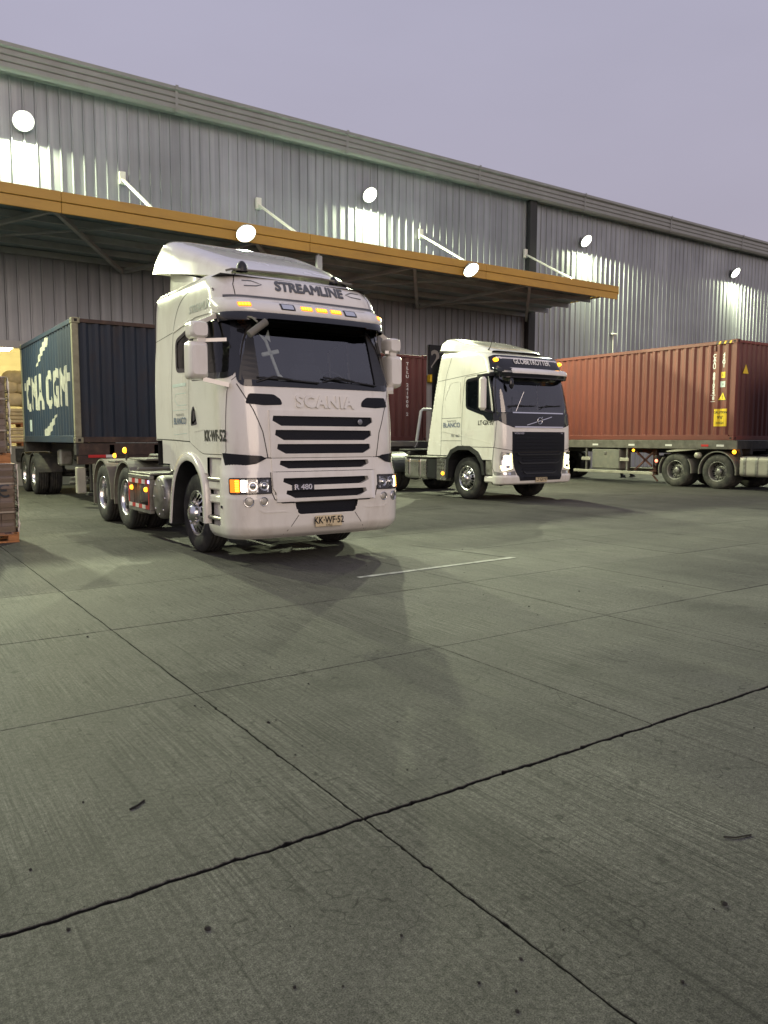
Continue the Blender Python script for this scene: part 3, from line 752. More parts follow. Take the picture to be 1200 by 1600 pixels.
    # camera pole and small vent pipe on the right-hand wall
    p = MB().tube([(31.5, -.08, 4.4), (31.5, -.08, 6.5), (31.5, -.12, 6.62)], .035, 8); p.box(31.33, 31.67, -.20, -.06, 6.6, 6.70, .03); p.build('wall_pipe', 'tie_white', W)
    # closed roller door behind the container on the second dock
    m = MB(); vs = []
    for k in range(25):
        zz = 1.2+3.0*k/24; vs += [(11.6, -.07-.02*(k % 2), zz), (15.6, -.07-.02*(k % 2), zz)]
    m.add(vs, [(2*k, 2*k+1, 2*k+3, 2*k+2) for k in range(24)]); m.build('roller_door', 'gutter', W)
warehouse()

def dock_sign():
    D = thing('dock_number_sign', 'black dock sign with a white number 2 behind the black-fronted truck', 'sign', (20.55, WALL_Y-.09, 4.76))
    MB().box(-.62, .62, -.03, .03, -.60, .60, .008).build('sign_board', 'sign_black', D)
    me = text_mesh('2', 1.0, bold=.03)
    link('lettering', map_text(me, lambda x, y, h: Vector((x-.30, -.034-h, y-.02)), .004), 'dim_text', D)
    tag(MB().box(19.85, 20.45, WALL_Y-.30, WALL_Y-.06, 3.80, 4.12, .03).build('dock_guard', 'sticker_yellow', None), 'yellow guard block on the wall below the dock number sign', 'guard')
dock_sign()

# ------------------------------------------------------------------ canopy
CY = 20.95
def canopy():
    K = thing('loading_canopy', 'flat loading canopy with a mustard fascia hung on the warehouse wall', 'canopy', (9, WALL_Y, 7.0))
    K_ = lambda x, y, z: (x-9, y-WALL_Y, z-7.0)
    xl, xr = -9.5, 25.6
    zf, zw = 7.16, 6.92
    def zd(y): return zf+(zw-zf)*(y-CY)/(WALL_Y-CY)
    def B(): return MB()
    def fin(mb, name, m): mb.v = [K_(*v) for v in mb.v]; return mb.build(name, m, K)
    # fascia boards in lengths
    x = xl; L = 7.02
    while x < xr-.1:
        fin(B().box(x+.004, x+L-.004, CY-.07, CY, 7.31, 7.56, .012), 'fascia_board', 'mustard')
        fin(B().box(x+.004, x+L-.004, CY-.045, CY, 7.04, 7.30, .012), 'fascia_board', 'mustard'); x += L
    fin(B().box(xr, xr+.05, CY-.07, WALL_Y-.15, 7.25, 7.56, .01), 'end_fascia', 'mustard')
    # ribbed deck
    m = B(); vs = []; n = 56
    for k in range(n+1):
        y = CY+.02+(WALL_Y+.03-CY-.02)*k/n; d = (0, .035, .035, 0)[k % 4]; vs += [(xl, y, zd(y)+.2+d), (xr-.02, y, zd(y)+.2+d)]
    m.add(vs, [(2*k, 2*k+1, 2*k+3, 2*k+2) for k in range(n)]); fin(m, 'canopy_deck', 'deck_steel')
    for y in (21.15, 22.3, 23.5, 24.7, 25.8):
        fin(B().box(xl, xr-.03, y-.035, y+.035, zd(y)+.02, zd(y)+.195), 'purlin', 'brace_steel')
    wp = [-4.6, 1.4, 7.42, 13.4, 19.3, 25.45]; fp = [-1.6, 4.4, 9.9, 15.6, 20.9]
    for i in range(5):
        f = (fp[i], 21.1, zd(21.1)-.01)
        for q in (wp[i], wp[i+1]):
            fin(B().bar((q, WALL_Y-.1, zd(26)-.12), f, .11, .10), 'brace', 'brace_steel')
    for i in range(5): fin(B().bar((wp[i], 25.6, zd(26)-.06), (wp[i]+5.2, 21.3, zd(21.3)-.03), .05, .05), 'cross_rod', 'brace_steel')
    for x in (-4.6, 1.4, 7.5, 12.25, 19.45, 25.35):
        fin(B().bar((x, WALL_Y-.06, 9.75), (x, 21.75, 7.42), .085, .06), 'tie_bar', 'tie_white')
        fin(B().box(x-.10, x+.10, WALL_Y-.16, WALL_Y-.045, 9.56, 9.95, .01), 'tie_plate', 'tie_white')
canopy()
cb = tag(MB().box(-.10, .10, -.06, .06, -.25, .25, .015).box(-.015, .015, -.015, .015, .25, .36).build('junction_box', 'brace_steel', None, loc=(11.9, CY+.03, 6.73)), 'white junction box hanging under the mustard canopy edge above the nearest cab', 'junction box')

# ------------------------------------------------------------------ flood lamps
def flood_lamp(x, y, z, label, group, watts, tilt=52, name='flood_lamp', on_wall=True, w=.58, yaw=0.0):
    T = thing(name, label, 'lamp', (x, y, z), yaw, group)
    t = R_(tilt)         # angle of the beam above straight down
    rot = Matrix.Rotation(-t, 4, 'X')          # lens looks down and out to -y
    def mv(mb): return mb.xf(lambda p: rot @ p)
    r0 = w/2
    mv(MB().lathe([(-.02, r0*1.04), (.03, r0*1.04), (.07, r0*.9), (.12, r0*.62), (.16, r0*.6), (.17, 0)], axis='z', n=28)).build('housing', 'lamp_body', T)
    mv(MB().lathe([(-.022, 0), (-.03, r0*.6), (-.02, r0*.9), (-.004, r0)], axis='z', n=28)).build('lens', 'lamp_lens', T)
    bk = MB(); e = .25 if on_wall else .0
    if on_wall: bk.bar((0, .06, .07), (0, e, .02), .06, .06); bk.box(-.12, .12, e-.02, e+.02, -.15, .2)
    else: bk.bar((0, .06, .07), (0, .12, .25), .05, .05)
    bk.build('bracket', 'lamp_body', T)
    ld = bpy.data.lights.new('flood_light', 'AREA'); ld.shape = 'DISK'; ld.size = .22; ld.energy = watts; ld.color = LAMP_COL; ld.spread = R_(178)
    lo = bpy.data.objects.new('flood_light', ld); COL.objects.link(lo); lo.parent = T
    lo.matrix_local = rot @ Matrix.Translation((0, 0, -.06))
    return T
WW, CW = 1800, 1050
wl = [(-7.75, 'flood lamp nearest the left end of the warehouse wall'),
      (4.60, 'lit flood lamp at the far left of the wall above the blue container'),
      (16.85, 'lit flood lamp on the wall above the mustard canopy near its middle'),
      (29.1, 'lit flood lamp on the bare wall just right of the canopy end'),
      (41.5, 'lit flood lamp farthest right on the wall above the red container')]
for x, lab in wl: flood_lamp(x, WALL_Y-.30, 10.80, lab, 'flood lamps along the warehouse wall', WW)
cl = [(-7.2, 'flood lamp nearest the left end of the canopy edge'),
      (1.1, 'flood lamp on the canopy edge above the pallet stack'),
      (9.40, 'lit flood lamp on the mustard canopy edge above the nearest cab'),
      (17.72, 'lit flood lamp on the mustard canopy edge above the black-fronted cab')]
for x, lab in cl: flood_lamp(x, CY-.24, 7.22, lab, 'flood lamps on the canopy edge', CW, tilt=42, name='canopy_lamp', on_wall=False, w=.54)

# ------------------------------------------------------------------ goods inside the open bay
def room():
    T = thing('pendant_lamp', 'bright pendant lamp inside the open dock bay', 'lamp', (4.56, 30.8, 4.82))
    MB().lathe([(0, .05), (.02, .1), (-.14, .30), (-.16, .30)], axis='z', n=16).tube([(0, 0, 0), (0, 0, 1.6)], .012, 6).build('shade', 'tie_white', T)
    MB().lathe([(-.15, 0), (-.15, .27), (-.24, .18), (-.27, 0)], axis='z', n=16).build('bulb', 'room_lamp', T)
    ld = bpy.data.lights.new('pendant_light', 'POINT'); ld.energy = 850; ld.color = (1.0, .80, .34); ld.shadow_soft_size = .25
    lo = bpy.data.objects.new('pendant_light', ld); COL.objects.link(lo); lo.parent = T; lo.location = (0, -.0, -.55)
    r = random.Random(5)
    def sack(name, x, y, z, sx, sy, sz, lab):
        def f(u, v):
            a = 2*PI*u; b = PI*(v-.5); q = lambda c: math.copysign(abs(c)**.55, c)
            n = 1+.06*math.sin(a*3+x*7)+.05*math.sin(b*5+y*9)
            return Vector((sx*q(math.cos(a))*q(math.cos(b))*n, sy*q(math.sin(a))*q(math.cos(b))*n, sz*q(math.sin(b))))
        tag(MB().grid(f, 24, 12).build(name, 'sack_cream', None, loc=(x, y, z)), lab, 'sack', 'cream sacks in the open bay')
    def crate(x, y, z, w, h, lab):
        C = thing('wrapped_load', lab, 'wrapped load', (x, y, z), 0, 'wrapped loads in the open bay')
        PB = MB()
        for k in (-1, 0, 1): PB.box(k*(w/2-.08)-.05, k*(w/2-.08)+.05, -.5, .5, 0, .10)
        PB.box(-w/2, w/2, -.5, .5, .101, .13); PB.build('pallet', 'pallet_wood', C)
        n = 4
        for k in range(n):
            MB().box(-w/2+.02, w/2-.02, -.48, .48, .132+k*h/n, .132+(k+1)*h/n-.012, .03).build('layer', 'sack_cream', C)
    for i, x in enumerate((3.35, 4.55, 5.75)):
        for k in range(2):
            crate(x, 28.2, 1.2+k*.62, 1.1, .48, ['lower', 'upper'][k]+' cream wrapped load, '+['left', 'middle', 'right'][i]+' column in the open bay')
    pos = [(3.3, 28.1, 2.70), (3.75, 28.2, 2.75), (4.35, 28.1, 2.72), (4.8, 28.15, 2.70), (5.5, 28.2, 2.72), (4.15, 28.1, 3.12), (4.6, 28.2, 3.15), (3.6, 28.2, 3.1), (4.45, 28.1, 3.45)]
    labs = ['on the left load', 'beside the left load edge', 'over the middle load', 'right of centre on the middle load', 'on the right load', 'in the second row, centre', 'in the second row, right', 'in the second row, left', 'topmost on the heap']
    for p, l in zip(pos, labs): sack('sack', *p, r.uniform(.26, .36), .30, .22, 'cream sack '+l+' in the open bay')
room()

# ================================================================== WHEELS
WC = {}
def ring_with_holes(mb, x, r0, r1, n, rh, rc, k=14, dx=0.0):
    """annulus at axial position x with n round holes; each hole has a short inner wall"""
    for s in range(n):
        t0 = 2*PI*s/n; tc = t0+PI/n; hw = PI/n; B = []; Hh = []
        cx, cy = rc*math.cos(tc), rc*math.sin(tc)
        for i in range(k):
            a = 2*PI*i/k; d = (math.cos(a), math.sin(a))
            # direction in (radial,tangential) box
            sc = min((r1-rc)/max(1e-6, d[0]) if d[0] > 0 else (rc-r0)/max(1e-6, -d[0]), hw/max(1e-6, abs(d[1])))
            rr, tt = rc+d[0]*sc if True else 0, tc+d[1]*sc
            if abs(d[0])*hw < 1e-9: rr = rc
            rr = min(max(rr, r0), r1); tt = min(max(tt, tc-hw), tc+hw)
            B.append((x+dx*(rr-r0)/(r1-r0), rr*math.cos(tt), rr*math.sin(tt)))
            rad = (math.cos(tc), math.sin(tc)); tan = (-math.sin(tc), math.cos(tc))
            Hh.append((x+dx*(rc+d[0]*rh-r0)/(r1-r0), cx+rh*(d[0]*rad[0]+d[1]*tan[0]), cy+rh*(d[0]*rad[1]+d[1]*tan[1])))
        I = [(p[0]+.03, p[1], p[2]) for p in Hh]
        mb.add(B+Hh+I, [(i, (i+1) % k, k+(i+1) % k, k+i) for i in range(k)]+[(k+i, k+(i+1) % k, 2*k+(i+1) % k, 2*k+i) for i in range(k)])
        # corner fillers to the sector corners
        for rr, sg in ((r0, -1), (r0, 1), (r1, -1), (r1, 1)):
            c = (x+(dx if rr == r1 else 0), rr*math.cos(tc+sg*hw), rr*math.sin(tc+sg*hw))
            q = sorted(range(k), key=lambda i: (B[i][1]-c[1])**2+(B[i][2]-c[2])**2)[:2]
            mb.add([c, B[q[0]], B[q[1]]], [(0, 1, 2)])
def wheel_meshes(kind, R, side, dusty=False):
    key = (kind, R, side, dusty)
    if key in WC: return WC[key]
    w = .30; ri = .292
    ty = MB(); half = w/2
    pr = [(half-.02, ri), (half, ri+.03), (half+.006, R*.80), (half-.01, R-.035), (half-.035, R-.006)]
    gx = [.085, .03, -.03, -.085]; prof = [(-a, r) for a, r in pr]
    tread = [(-half+.05, R)]
    for g in sorted(gx): tread += [(g-.008, R), (g-.006, R-.016), (g+.006, R-.016), (g+.008, R)]
    prof += tread+[(half-.05, R)]+[(a, r) for a, r in pr[::-1]]
    ty.lathe(prof, n=56)
    rim = MB(); hub = MB()
    if kind == 'front':       # convex disc set outward
        rim.lathe([(-half+.035, ri+.004), (-half+.012, ri+.010), (-half+.005, ri-.004), (-half+.022, ri-.016), (-half+.03, .262)], n=48)
        ring_with_holes(rim, -half-.012, .175, .262, 10, .030, .222, dx=.042)
        rim.lathe([(-half-.012, .176), (-half-.018, .16), (-half-.018, .118)], n=48)
        hub.lathe([(-half-.018, .118), (-half-.055, .108), (-half-.085, .085), (-half-.10, .05), (-half-.10, 0)], n=24)
        nb = -half-.018; nr = .143
    else:                     # deep dish
        rim.lathe([(-half+.035, ri+.004), (-half+.012, ri+.010), (-half+.005, ri-.004), (-half+.03, ri-.018), (-half+.10, .268), (-half+.175, .262)], n=48)
        ring_with_holes(rim, -half+.185, .165, .262, 10, .030, .222, dx=-.010)
        rim.lathe([(-half+.185, .166), (-half+.18, .15), (-half+.18, .10)], n=48)
        hub.lathe([(-half+.18, .10), (-half+.10, .095), (-half+.075, .085), (-half+.065, .05), (-half+.065, 0)], n=24)
        nb = -half+.18; nr = .132
    for k in range(10):
        t = 2*PI*k/10+.1; c = (nb, nr*math.cos(t), nr*math.sin(t))
        hub.tube([c, (c[0]-.035, c[1], c[2])], .0155, 6, smooth=False)
    back = MB().lathe([(-half+.20, 0), (-half+.20, .255), (half-.02, .28)], n=32)
    out = []
    for mb, m in ((rim, 'alloy' if not dusty else 'dull_steel'), (ty, 'dusty_rubber' if dusty else 'rubber'), (hub, 'alloy' if (kind == 'front' and not dusty) else 'dull_steel'), (back, 'dark_steel')):
        if side > 0: mb.v = [(-x, y, z) for x, y, z in mb.v]
        me = mb.mesh('wheel'); bm = bmesh.new(); bm.from_mesh(me)
        bmesh.ops.remove_doubles(bm, verts=bm.verts, dist=1e-5); bmesh.ops.recalc_face_normals(bm, faces=bm.faces); bm.to_mesh(me); bm.free()
        me.materials.append(MATS[m]); out.append(me)
    WC[key] = out; return out
def wheel(parent, x_out, y, kind='front', side=-1, R=.51, dual=False, dusty=False):
    rim, ty, hub, back = wheel_meshes(kind, R, side, dusty)
    w = link('wheel', rim, None, parent, (x_out-side*.15, y, R))
    link('tyre', ty, None, w); link('hub', hub, None, w); link('brake_drum', back, None, w)
    if dual:
        link('tyre', ty, None, w, (-side*.33, 0, 0))
    return w
def arc_fender(parent, xc, y, z, r, w, a0, a1, m, name='fender', lip=.03, n=20):
    """thin curved mudguard band across the wheel"""
    mb = MB(); vs = []
    for k in range(n+1):
        t = a0+(a1-a0)*k/n; c, s_ = math.cos(t), math.sin(t)
        for x, rr in ((xc-w/2, r-lip), (xc-w/2, r), (xc+w/2, r), (xc+w/2, r-lip), (xc+w/2-.01, r-lip), (xc+w/2-.01, r-.012), (xc-w/2+.01, r-.012), (xc-w/2+.01, r-lip)):
            vs.append((x, y+rr*c, z+rr*s_))
    m_ = 8; fs = []
    for k in range(n):
        for i in range(m_): fs.append((k*m_+i, k*m_+(i+1) % m_, (k+1)*m_+(i+1) % m_, (k+1)*m_+i))
    mb.add(vs, fs); mb.add(vs[:8], [tuple(range(8))]); mb.add(vs[-8:], [tuple(range(8))])
    return mb.build(name, m, parent)
def marker(parent, x, y, z, s=.045, m='amber_small', name='marker_lamp', ax='x'):
    mb = MB()
    if ax == 'x': mb.lathe([(.02, s), (0, s), (-s*.5, s*.7), (-s*.7, 0)], (x, y, z), 'x', 12)
    else: mb.lathe([(.02, s), (0, s), (-s*.5, s*.7), (-s*.7, 0)], (x, y, z), 'y', 12)
    return mb.build(name, m, parent)

# ================================================================== CAB INTERIOR (shared kinds of parts)
def seat(parent, x, y, z):
    b = MB().box(x-.26, x+.26, y-.26, y+.26, z, z+.16, .06).box(x-.25, x+.25, y+.22, y+.40, z+.12, z+.78, .07).box(x-.14, x+.14, y+.26, y+.38, z+.79, z+1.0, .05)
    return b.build('seat', 'seat_fabric', parent)
def steering(parent, x, y, z):
    m = MB(); pts = [(x+.22*math.cos(t), y+.10*math.sin(t), z+.19*math.sin(t)) for t in [2*PI*k/24 for k in range(25)]]
    m.tube(pts, .016, 6, cap=False); m.tube([(x, y, z), (x, y-.12, z-.30)], .03, 6); m.bar((x-.2, y, z), (x+.2, y, z), .03, .05)
    return m.build('steering_wheel', 'black_plastic', parent)
def wiper(parent, fn, a0, z0, a1, z1):
    m = MB(); n = 10; pts = [fn(a0+(a1-a0)*k/n, z0+(z1-z0)*k/n, .03) for k in range(n+1)]
    m.tube(pts, .011, 6); m.tube([fn(a0, z0-.05, .01), fn(a0+(a1-a0)*.25, z0+(z1-z0)*.25+.02, .045), fn(a0+(a1-a0)*.55, z0+(z1-z0)*.55, .045)], .010, 6)
    return m.build('wiper', 'black_plastic', parent)

# ================================================================== TRUCK WITH THE RIBBED WHITE GRILLE
def scania():
    T = thing('tractor_truck', 'nearest white tractor truck with ribbed white grille and amber roof lights', 'truck', (4.685, 8.10, 0), 0, 'white tractor trucks')
    sh = Shell([(1.05, .03, 1.205, .40, .05), (1.26, .03, 1.205, .40, .05), (1.65, .045, 1.212, .40, .06), (2.06, .10, 1.212, .39, .08), (2.50, .235, 1.20, .38, .08), (2.92, .37, 1.185, .37, .08),
                (3.10, .40, 1.18, .37, .08), (3.24, .45, 1.172, .37, .09), (3.36, .55, 1.15, .38, .10), (3.44, .68, 1.09, .40, .10), (3.485, .86, .98, .42, .10), (3.50, 1.02, .86, .42, .10)], 2.74)
    F, SL, SR = sh.front, sh.side(-1), sh.side(1)
    ws = [(-1.06, 2.11), (1.06, 2.11), (1.03, 2.90), (-1.03, 2.90)]
    dw = [(.29, 2.20), (1.34, 2.22), (1.36, 2.85), (.43, 2.89)]
    rw = [(1.46, 2.33), (1.86, 2.35), (1.90, 2.73), (1.46, 2.83)]
    arch = [(.90, .2), (.90, .82), (.99, 1.03), (1.22, 1.21), (1.50, 1.25), (1.78, 1.18), (1.97, .98), (2.08, .7), (2.16, .2)]
    def keep(c):
        x, y, z = c
        if y < .55 and abs(x) < 1.16:
            u = abs(x) if abs(x) < .82 else sh.uy(y, z)
            if in_poly(u, z, ws): return False
        if abs(x) > 1.0 and y > .28:
            if in_poly(y, z, dw) or in_poly(y, z, rw): return False
            if z < 1.30 and in_poly(y, z, arch): return False
        if z < 1.255 and y < .86: return False
        if z < 1.45 and y > 2.50: return False
        if z < 1.12 and y > 2.2: return False
        return True
    cab, rows = sh.grid(1.05, 3.50, 124, nf=70, na=16, ns=112, keep=keep)
    cab.add(rows[-1], [tuple(range(len(rows[-1])))]); 
    rear = [(x, 2.72, z) for x, z in ((-1.2, 1.1), (1.2, 1.1), (1.2, 3.3), (1.0, 3.49), (-1.0, 3.49), (-1.2, 3.3))]
    C = cab.build('cab', 'white_paint', T)
    lin, _ = sh.grid(1.2, 3.42, 74, nf=60, na=12, ns=80, off=-.035, yr=2.30, keep=lambda c: keep(c) and c[2] > 1.3)
    lin.add([(-1.17, 2.28, 1.25), (1.17, 2.28, 1.25), (1.15, 2.28, 3.4), (-1.15, 2.28, 3.4)], [(0, 1, 2, 3)])
    lin.add([(-1.15, .3, 1.35), (1.15, .3, 1.35), (1.15, 2.3, 1.35), (-1.15, 2.3, 1.35)], [(0, 1, 2, 3)])
    lin.add([(-1.1, .6, 3.40), (1.1, .6, 3.40), (1.1, 2.3, 3.40), (-1.1, 2.3, 3.40)], [(0, 1, 2, 3)])
    lin.build('cab_lining', 'cab_lining', T)
    MB().add(rear, [tuple(range(6))]).build('rear_panel', 'black_plastic', T)
    # glass
    fill_poly(F, ws, -.004, nx=24).build('windscreen', 'windscreen_glass', T)
    ribbon(F, round_poly(ws, .08), .075, .001, .006, True).build('windscreen_seal', 'black_gloss', T)
    for fn, sg in ((SL, -1), (SR, 1)):
        dr = [(.325, 1.285), (.325, 2.10), (.24, 2.2), (.40, 2.93), (1.405, 2.90), (1.405, 2.3), (1.45, 1.45), (1.36, 1.40), (1.05, 1.30), (.95, 1.285)]
        D = fill_poly(fn, round_poly([(.33, 1.29), (.33, 2.04), (.27, 2.15), (1.39, 2.185), (1.40, 2.0), (1.44, 1.45), (1.36, 1.405), (1.05, 1.305), (.95, 1.29)], .05), .004, .004, nx=16).build('door', 'white_paint', T)
        ribbon(fn, round_poly(dr, .06), .007, .0015, 0, True).build('door_gap', 'seam', D)
        hp = [(1.15, 1.645), (1.36, 1.63), (1.345, 1.81), (1.29, 1.87), (1.24, 1.87)]
        hd = fill_poly(fn, round_poly(hp, .03), .006, nx=6).build('door_handle', 'black_gloss', D)
        MB().tube([fn(1.31, 1.66, .012), fn(1.26, 1.70, .03), fn(1.24, 1.80, .03), fn(1.26, 1.84, .012)], .012, 6).build('handle_grip', 'black_plastic', D)
        fill_poly(fn, dw, -.003, nx=10).build('door_window', 'side_glass', T)
        ribbon(fn, round_poly(dw, .09), .07, .001, .006, True).build('window_seal', 'black_gloss', T)
        fill_poly(fn, rw, -.003, nx=6).build('rear_side_window', 'side_glass', T)
        ribbon(fn, round_poly(rw, .08), .05, .001, .005, True).build('window_seal', 'black_gloss', T)
        # a-pillar deflector
        ribbon(fn, [(.19, 2.14), (.255, 2.5), (.355, 2.9)], .075, .004, .010).build('pillar_trim', 'black_plastic', T)
        # body seams
        ribbon(fn, round_poly([(2.06, 1.46), (2.05, 2.5), (2.0, 2.95), (1.80, 3.20), (1.40, 3.345)], .3)[3:-3], .012, .0015).build('fairing_seam', 'seam', T)
        ribbon(fn, [(2.02, 2.86), (2.72, 2.80)], .008, .0015).build('fairing_seam', 'seam', T)
        ribbon(fn, [(1.0, 1.42), (2.05, 1.45), (2.72, 1.46)], .014, .0015).build('sill_seam', 'seam', T)
        ribbon(fn, [(.62, 2.955), (1.2, 2.965), (2.0, 2.86)], .02, .002, .010).build('drip_rail', 'white_paint', T)
        fill_poly(fn, round_poly([(1.52, 2.14), (2.02, 2.14), (2.02, 2.18), (1.52, 2.18)], .02), .003, nx=6).build('trim_strip', 'pale_line', T)
        ribbon(fn, [(1.52, 2.05), (1.90, 2.05), (1.96, 1.99), (1.84, 1.90), (1.52, 1.90)], .010, .002).build('trim_line', 'pale_line', T)
        ribbon(fn, [(1.52, 1.84), (2.02, 1.84)], .008, .002).build('trim_line', 'pale_line', T)
        ribbon(fn, [(1.52, 1.54), (2.0, 1.52)], .008, .002).build('trim_line', 'pale_line', T)
        ribbon(fn, [(1.25, 1.56), (.95, 1.58)], .012, .004, .004).build('door_crease', 'white_paint', T)
        fl = -1 if sg < 0 else 1
        surf_text(fn, 'BLANCO', 1.76, 1.695, .12, 'blue_grey_text', T, flip=fl, bold=.003, sx=.95, off=.006)
        surf_text(fn, 'TRANSPORTES', 1.76, 1.775, .045, 'grey_text', T, flip=fl)
        surf_text(fn, 'KK\u00b7WF-52', .61, 1.50, .185, 'black_text', T, flip=fl, bold=.006, sx=.74, off=.007)
        surf_text(fn, 'STREAMLINE', 1.05, 3.06, .135, 'silver_text', T, flip=fl, shear=.25, bold=.002)
        # corner panel seam, wheel arch flare
        o_ = [(.865, .44), (.865, .84), (.955, 1.075), (1.20, 1.27), (1.50, 1.315), (1.81, 1.235), (2.02, 1.01), (2.13, .70), (2.20, .33)]
        i_ = [(.955, .44), (.955, .80), (1.03, 1.0), (1.24, 1.165), (1.50, 1.205), (1.74, 1.14), (1.93, .95), (2.035, .69), (2.11, .33)]
        def smooth(p):
            q = [p[0]]
            for k in range(1, len(p)-1):
                a, b, c = Vector(p[k-1]), Vector(p[k]), Vector(p[k+1])
                for t in (.25, .5, .75): q.append(tuple((a+b)/2*(1-t)**2+b*2*t*(1-t)+(b+c)/2*t*t))
            return q+[p[-1]]
        O, I = smooth(o_), smooth(i_); n = len(O); x1 = sg*1.245
        mb = MB(); rowsA = [[(sg*1.16, y, z) for y, z in O], [(sg*1.225, y, z) for y, z in O], [(x1, y*.85+i[0]*.15, z*.85+i[1]*.15) for (y, z), i in zip(O, I)], [(x1, y*.1+i[0]*.9, z*.1+i[1]*.9) for (y, z), i in zip(O, I)], [(sg*1.235, y, z) for y, z in I], [(sg*.80, y, z) for y, z in I]]
        vs = [p for r in rowsA for p in r]
        mb.add(vs, [(k*n+i, k*n+i+1, (k+1)*n+i+1, (k+1)*n+i) for k in range(4) for i in range(n-1)], True)
        mb.build('wheel_arch', 'white_paint', T)
        mb = MB().add(rowsA[4]+rowsA[5], [(i, i+1, n+i+1, n+i) for i in range(n-1)], True); mb.build('arch_liner', 'black_plastic', T)
        # step well with two treads
        st = MB(); a, b = sg*1.12, sg*1.19
        st.box(min(a, sg*1.0), max(a, sg*1.0), .38, .88, .42, 1.26)
        for z0, z1 in ((.86, .965), (.70, .80)): st.box(min(a, b), max(a, b), .40, .885, z0, z1, .02)
        st.prism([(.42, 1.26), (.88, 1.26), (.88, 1.02), (.42, .98)], 'x', sg*1.05, sg*1.165)
        st.build('step_well', 'white_paint_low', T)
        for z0 in (.965, .50): MB().box(min(sg*1.02, sg*1.21), max(sg*1.02, sg*1.21), .40, .885, z0, z0+.045, .012).build('step_tread', 'dull_steel', T)
    # bumper and lamp module
    bs = Shell([(.30, .12, 1.15, .30, .04), (.36, .03, 1.20, .32, .05), (.46, -.02, 1.225, .34, .05), (.78, -.025, 1.235, .35, .05), (.83, -.015, 1.235, .36, .05), (1.03, .0, 1.232, .37, .05), (1.12, .015, 1.222, .39, .05), (1.25, .03, 1.208, .40, .05)], .93)
    BF, BL, BR = bs.front, bs.side(-1), bs.side(1)
    def bkeep(c):
        x, y, z = c
        if y > .42 and z > .455: return False
        if y > .80: return False
        if abs(x) < .70 and .735 < z < 1.26: return False
        if abs(x) < .46-(.70-z)*.5 and .575 < z < .735: return False
        return True
    bm_, _ = bs.grid(.30, 1.25, 64, nf=64, na=18, ns=36, keep=bkeep); bm_.build('bumper', 'white_paint', T)
    fill_poly(lambda a, z, o=0: BF(a, z, o), [(-.78, .70), (.78, .70), (.78, 1.25), (-.78, 1.25)], -.045, nx=12).build('grille_backing', 'grille_black', T)
    fill_poly(BF, round_poly([(-.46, .735), (.46, .735), (.42, .60), (.36, .572), (-.36, .572), (-.42, .60)], .04), -.03, nx=12).build('lower_intake', 'grille_black', T)
    ribbon(BF, round_poly([(-.47, .74), (.47, .74), (.43, .60), (.37, .565), (-.37, .565), (-.43, .60)], .05), .02, -.004, .006, True).build('intake_rim', 'white_paint', T)
    # seams on the bumper
    for s_ in (-1, 1):
        ribbon(BF, [(s_*.40, .575), (s_*.46, .50), (s_*.58, .345)], .008, .001).build('bumper_seam', 'seam', T)
        ribbon(BF, [(s_*.56, .625), (s_*.86, .625), (s_*.92, .66)], .014, .001, .006).build('bumper_crease', 'white_paint', T)
        # head lamp: recessed bowl, cells, clear lens wrapping the corner
        U0, U1 = .755, 1.27
        def HF(a, z, o=0, s_=s_): return bs.P(s_*a, z)+bs.N(s_*a, z)*o
        hp = round_poly([(U0, .845), (U1, .840), (U1, 1.015), (U0+.005, 1.02)], .02)
        H = fill_poly(HF, hp, .002, nx=16).build('headlamp', 'black_gloss', T)
        if s_ > 0: pass
        for a, r in ((.85, .062), (.985, .065)):
            m = MB(); c = HF(a, .932, .006); nrm = bs.N(s_*a, .932); q = nrm.to_track_quat('Z', 'Y')
            m.lathe([(.000, r), (.012, r), (.010, r*.9), (-.0, r*.55), (.006, r*.5), (.016, r*.3), (.020, 0)], axis='z', n=20).xf(lambda p, c=c, q=q: c+q @ p); m.build('reflector', 'reflector_bowl', H)
        for a0 in (.795, .925, 1.04):
            fill_poly(HF, [(a0, .86), (a0+.02, .86), (a0+.02, 1.0), (a0, 1.0)], .010, .008, nx=2).build('lamp_divider', 'reflector_bowl', H)
        fill_poly(HF, round_poly([(1.06, .862), (1.125, .862), (1.125, 1.0), (1.06, 1.0)], .015), .008, nx=4).build('parking_light', 'park_light', H)
        fill_poly(HF, round_poly([(1.135, .855), (1.265, .855), (1.265, 1.005), (1.135, 1.005)], .012), .006, nx=6).build('indicator', 'amber_lens', H)
        for k in range(5):
            fill_poly(HF, [(1.15, .868+k*.027), (1.19, .868+k*.027), (1.19, .885+k*.027), (1.15, .885+k*.027)], .011, .005, nx=2).build('indicator_element', 'amber_dots', H)
        fill_poly(HF, hp, .018, .014, nx=16).build('lamp_lens', 'clear_lens', H)
        ribbon(HF, hp, .014, .001, .008, True).build('lamp_gasket', 'seam', H)
        for a, r in ((.86, .048), (1.04, .055)):
            c = HF(a, .752, .002); q = bs.N(s_*a, .752).to_track_quat('Z', 'Y')
            fg = MB().lathe([(-.006, r*1.12), (.006, r*1.12), (.008, r), (-.012, r*.8), (-.02, 0)], axis='z', n=20).xf(lambda p, c=c, q=q: c+q @ p).build('fog_lamp', 'reflector_bowl', T)
            MB().lathe([(.004, 0), (.004, r*.95), (.0, r)], axis='z', n=20).xf(lambda p, c=c, q=q: c+q @ p).build('fog_lens', 'clear_lens', fg)
        c = (BL if s_ < 0 else BR)(.36, .68, .002); MB().lathe([(0, 0), (.004, .016), (-.01, .018)], c, 'x', 10).build('tow_cap', 'black_plastic', T)
